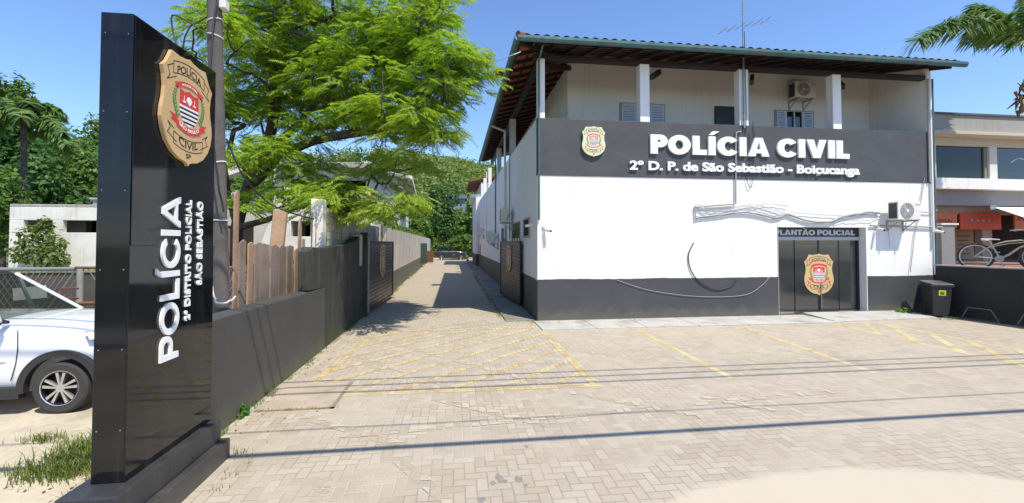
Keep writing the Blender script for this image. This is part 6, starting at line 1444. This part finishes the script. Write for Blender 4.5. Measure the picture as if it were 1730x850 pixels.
for x in np.arange(-9, 5, 1.3): bl.append(((x, 56 + rng.normal(0, .4), 1.5 + rng.uniform(-.2, .6)), (1.2, 1.1, 1.5)))
mb = MB()
for c_, r_ in bl[::2]: mb.tube([(c_[0], c_[1], -.1), (c_[0] + .1, c_[1], 1.4)], [.05, .03], 6)
mb.build('stems', BARK, h2, smooth=True); crown(bl, 22, .32, rng, mat=LEAFM, parent=h2)

# far-off forest on the hill (reads as one mass)
P = []; 
def wedge(x0, x1, y0, y1, n):
    k = 0
    while k < n:
        D = math.sqrt(rng.uniform(y0 * y0, y1 * y1)); px_ = rng.uniform(x0, x1); q = atD(px_, HYP, D)
        P.append((q.x, q.y, hillz(q.x, q.y))); k += 1
wedge(640, 860, 72, 200, 330); wedge(640, 880, 200, 420, 900); wedge(-120, 640, 75, 260, 420); wedge(-120, 640, 260, 420, 300)
Vs = []; Fs = []; o = 0
for (x, y, z) in P:
    far = y > 190
    r = rng.uniform(2.2, 4.6) * (1.15 if far else 1); n = 90 if far else 230
    if abs(x + 12) < 6 and 205 < y < 240: continue
    Pp, d = blob_points((x, y, z + r * .75), (r, r, r * rng.uniform(.7, 1.15)), n, rng, .6); nr = d + rng.normal(size=d.shape) * .5; nr[:, 2] += .5
    Vq, Fq = leaf_quads(Pp, nr, 1.5 if far else 1.0, rng, .7, .1); Vs.append(Vq); Fs.append(Fq + o); o += len(Vq)
np_mesh('forest', np.concatenate(Vs), np.concatenate(Fs), LEAFF, None, SF)
def hill_house(label, px_, D, w_, d_, h_, wall, roofm, py):
    q = atD(px_, py, D); z0 = q.z - h_; t = thing('hillside_house', label, 'house', (q.x, q.y, z0), 'houses on the hillside')
    MB().box(q.x - w_ / 2, q.x + w_ / 2, q.y, q.y + d_, z0 - 6, z0 + h_).build('wall', wall, t)
    mb = MB(); mb.add([(q.x - w_ / 2 - .5, q.y - .6, z0 + h_ + .01), (q.x + w_ / 2 + .5, q.y - .6, z0 + h_ + .01), (q.x + w_ / 2 + .5, q.y + d_, z0 + h_ + .01), (q.x - w_ / 2 - .5, q.y + d_, z0 + h_ + .01), (q.x - w_ / 2 - .5, q.y + d_ / 2, z0 + h_ + 1.3), (q.x + w_ / 2 + .5, q.y + d_ / 2, z0 + h_ + 1.3)], [(0, 1, 5, 4), (2, 3, 4, 5), (0, 4, 3), (1, 2, 5), (0, 3, 2, 1)]); mb.build('roof', roofm, t)
    for k in range(4):
        x = q.x - w_ / 2 + w_ * (.15 + .2 * k); MB().box(x, x + w_ * .1, q.y - .06, q.y - .01, z0 + h_ * .3, z0 + h_ * .75).build('window', GLASSD, t)
hill_house('pale house with a long brown roof high on the hillside', 783, 205, 11, 6, 2.6, WHITE, TILE, 302)
hill_house('small house with a dark blue grey roof below on the hillside', 768, 105, 5, 5, 2.4, M('blue_grey_house_wall', (.2, .23, .28), .8, .1, 1), M('slate_roof', (.06, .075, .1), .7, .2, 1), 336)

# ================================================================== WEEDS AND GRASS
def grass(name, spots, mat, rng, kind=True, h=(.05, .16), wdt=.008):
    Vs = []
    for (x, y, rx, ry, n, k) in spots:
        P = np.stack([x + rng.normal(0, rx, n), y + rng.normal(0, ry, n), np.zeros(n)], 1); a = rng.uniform(0, 2 * pi, n); H = rng.uniform(h[0], h[1], n) * k
        lean = np.stack([np.cos(a), np.sin(a), np.zeros(n)], 1) * (H * rng.uniform(.2, .9, n))[:, None]; b = np.stack([-np.sin(a), np.cos(a), np.zeros(n)], 1) * wdt * k ** .3
        m = P + lean * .35 + np.array([0, 0, 1]) * (H * .65)[:, None]; t = P + lean + np.array([0, 0, 1]) * (H * .9)[:, None]
        Vs.append(np.stack([P - b * .5, P + b * .5, m + b * .4, m - b * .4], 1)); Vs.append(np.stack([m - b * .4, m + b * .4, t + b * .05, t - b * .05], 1))
    V = np.concatenate(Vs).reshape(-1, 3); return np_mesh(name, V, np.arange(len(V)).reshape(-1, 4), mat, None, SF)
g0 = onG(105, 800); g1 = onG(150, 765); g2 = onG(75, 745)
grass('grass', [(g0.x, g0.y, .20, .10, 900, 1.15), (g1.x, g1.y, .16, .12, 900, 1.2), (g2.x, g2.y, .12, .05, 160, .8), (-5.45, -8.9, .12, .2, 300, 1.1), (-5.4, -7.6, .12, .3, 300, 1.2)], GRASSM, rng)
sp = []
for k in range(46): y = rng.uniform(-7.1, 1.0); sp.append((-4.96, y, .03, .06, int(rng.integers(6, 22)), .5))
for k in range(60): y = rng.uniform(6, 45); sp.append((lwx(y) + .08, y, .05, .3, 30, .9))
for k in range(40): y = rng.uniform(.3, 20); sp.append((-.98, y, .05, .25, 20, .8))
for k in range(12): x = rng.uniform(.2, 7.2); sp.append((x, -.04, .08, .015, 14, .6))
for k in range(10): sp.append((10.7 + rng.uniform(0, 1.1), -.15 - rng.uniform(0, .5), .1, .05, 30, .8))
sp += [(-.05, -.15, .15, .2, 60, .7), (-.2, .2, .12, .4, 80, .7), (-4.55, -7.3, .08, .05, 40, .5), (-4.4, -7.7, .05, .2, 40, .4), (11.9, -1.2, .3, .08, 120, .7), (11.0, -.8, .2, .05, 60, .6)]
for k in range(25): y = rng.uniform(-6, -1); sp.append((12.38 - (y + .35) * .057, y, .06, .12, 12, .5))
for k in range(14): sp.append((rng.uniform(-4.9, -3.9), -6.08, .06, .02, 8, .35))
grass('weeds', sp, GRASSM, rng)
wl = thing('weed_plant', 'small bright leafy weed at the foot of the low wall near the plinth', 'plant', tuple(onG(412, 703)))
q = onG(414, 703); crown([((q.x, q.y, .08), (.06, .05, .06)), ((q.x - .02, q.y - .09, .03), (.04, .04, .03))], 1600, .04, rng, aspect=.8, name='leaves', mat=leaf_mat('weed_leaf', (.05, .14, .02), (.08, .22, .03), (.13, .28, .05)), parent=wl)
MB().tube([(q.x, q.y, 0), (q.x, q.y, .12)], .008, 5).build('stem', BARK, wl)
wl = thing('weed_plant', 'low round leafy weed at the base of the facade beside the bin', 'plant', tuple(onG(1524, 530)))
q = onG(1526, 532); crown([((q.x, q.y, .1), (.2, .15, .12))], 350, .09, rng, aspect=.8, name='leaves', mat=leaf_mat('weed_leaf_pale', (.10, .18, .04), (.16, .26, .06), (.26, .34, .12)), parent=wl)
MB().tube([(q.x, q.y, 0), (q.x, q.y, .12)], .008, 5).build('stem', BARK, wl)

lr = np.random.default_rng(8); pts = []
for k in range(230): pts.append((-4.95 + abs(lr.normal(0, .35)), lr.uniform(-7, 9), .012))
for k in range(120): pts.append((lr.uniform(-4.8, -.9), lr.uniform(-1, 10), .012))
for k in range(60): pts.append((lr.uniform(0, 12), -.05 - abs(lr.normal(0, .35)), .045))
for k in range(70): pts.append((-5.5 - abs(lr.normal(0, .8)), lr.uniform(-9.5, -6.5), .012))
pts = np.array(pts); nr = lr.normal(0, .25, (len(pts), 3)); nr[:, 2] += 1
V, F = leaf_quads(pts, nr, .045, lr, .5); np_mesh('leaf_litter', V, F, leaf_mat('dry_leaf', (.09, .06, .025), (.18, .12, .045), (.26, .21, .07), .1), None, SF)
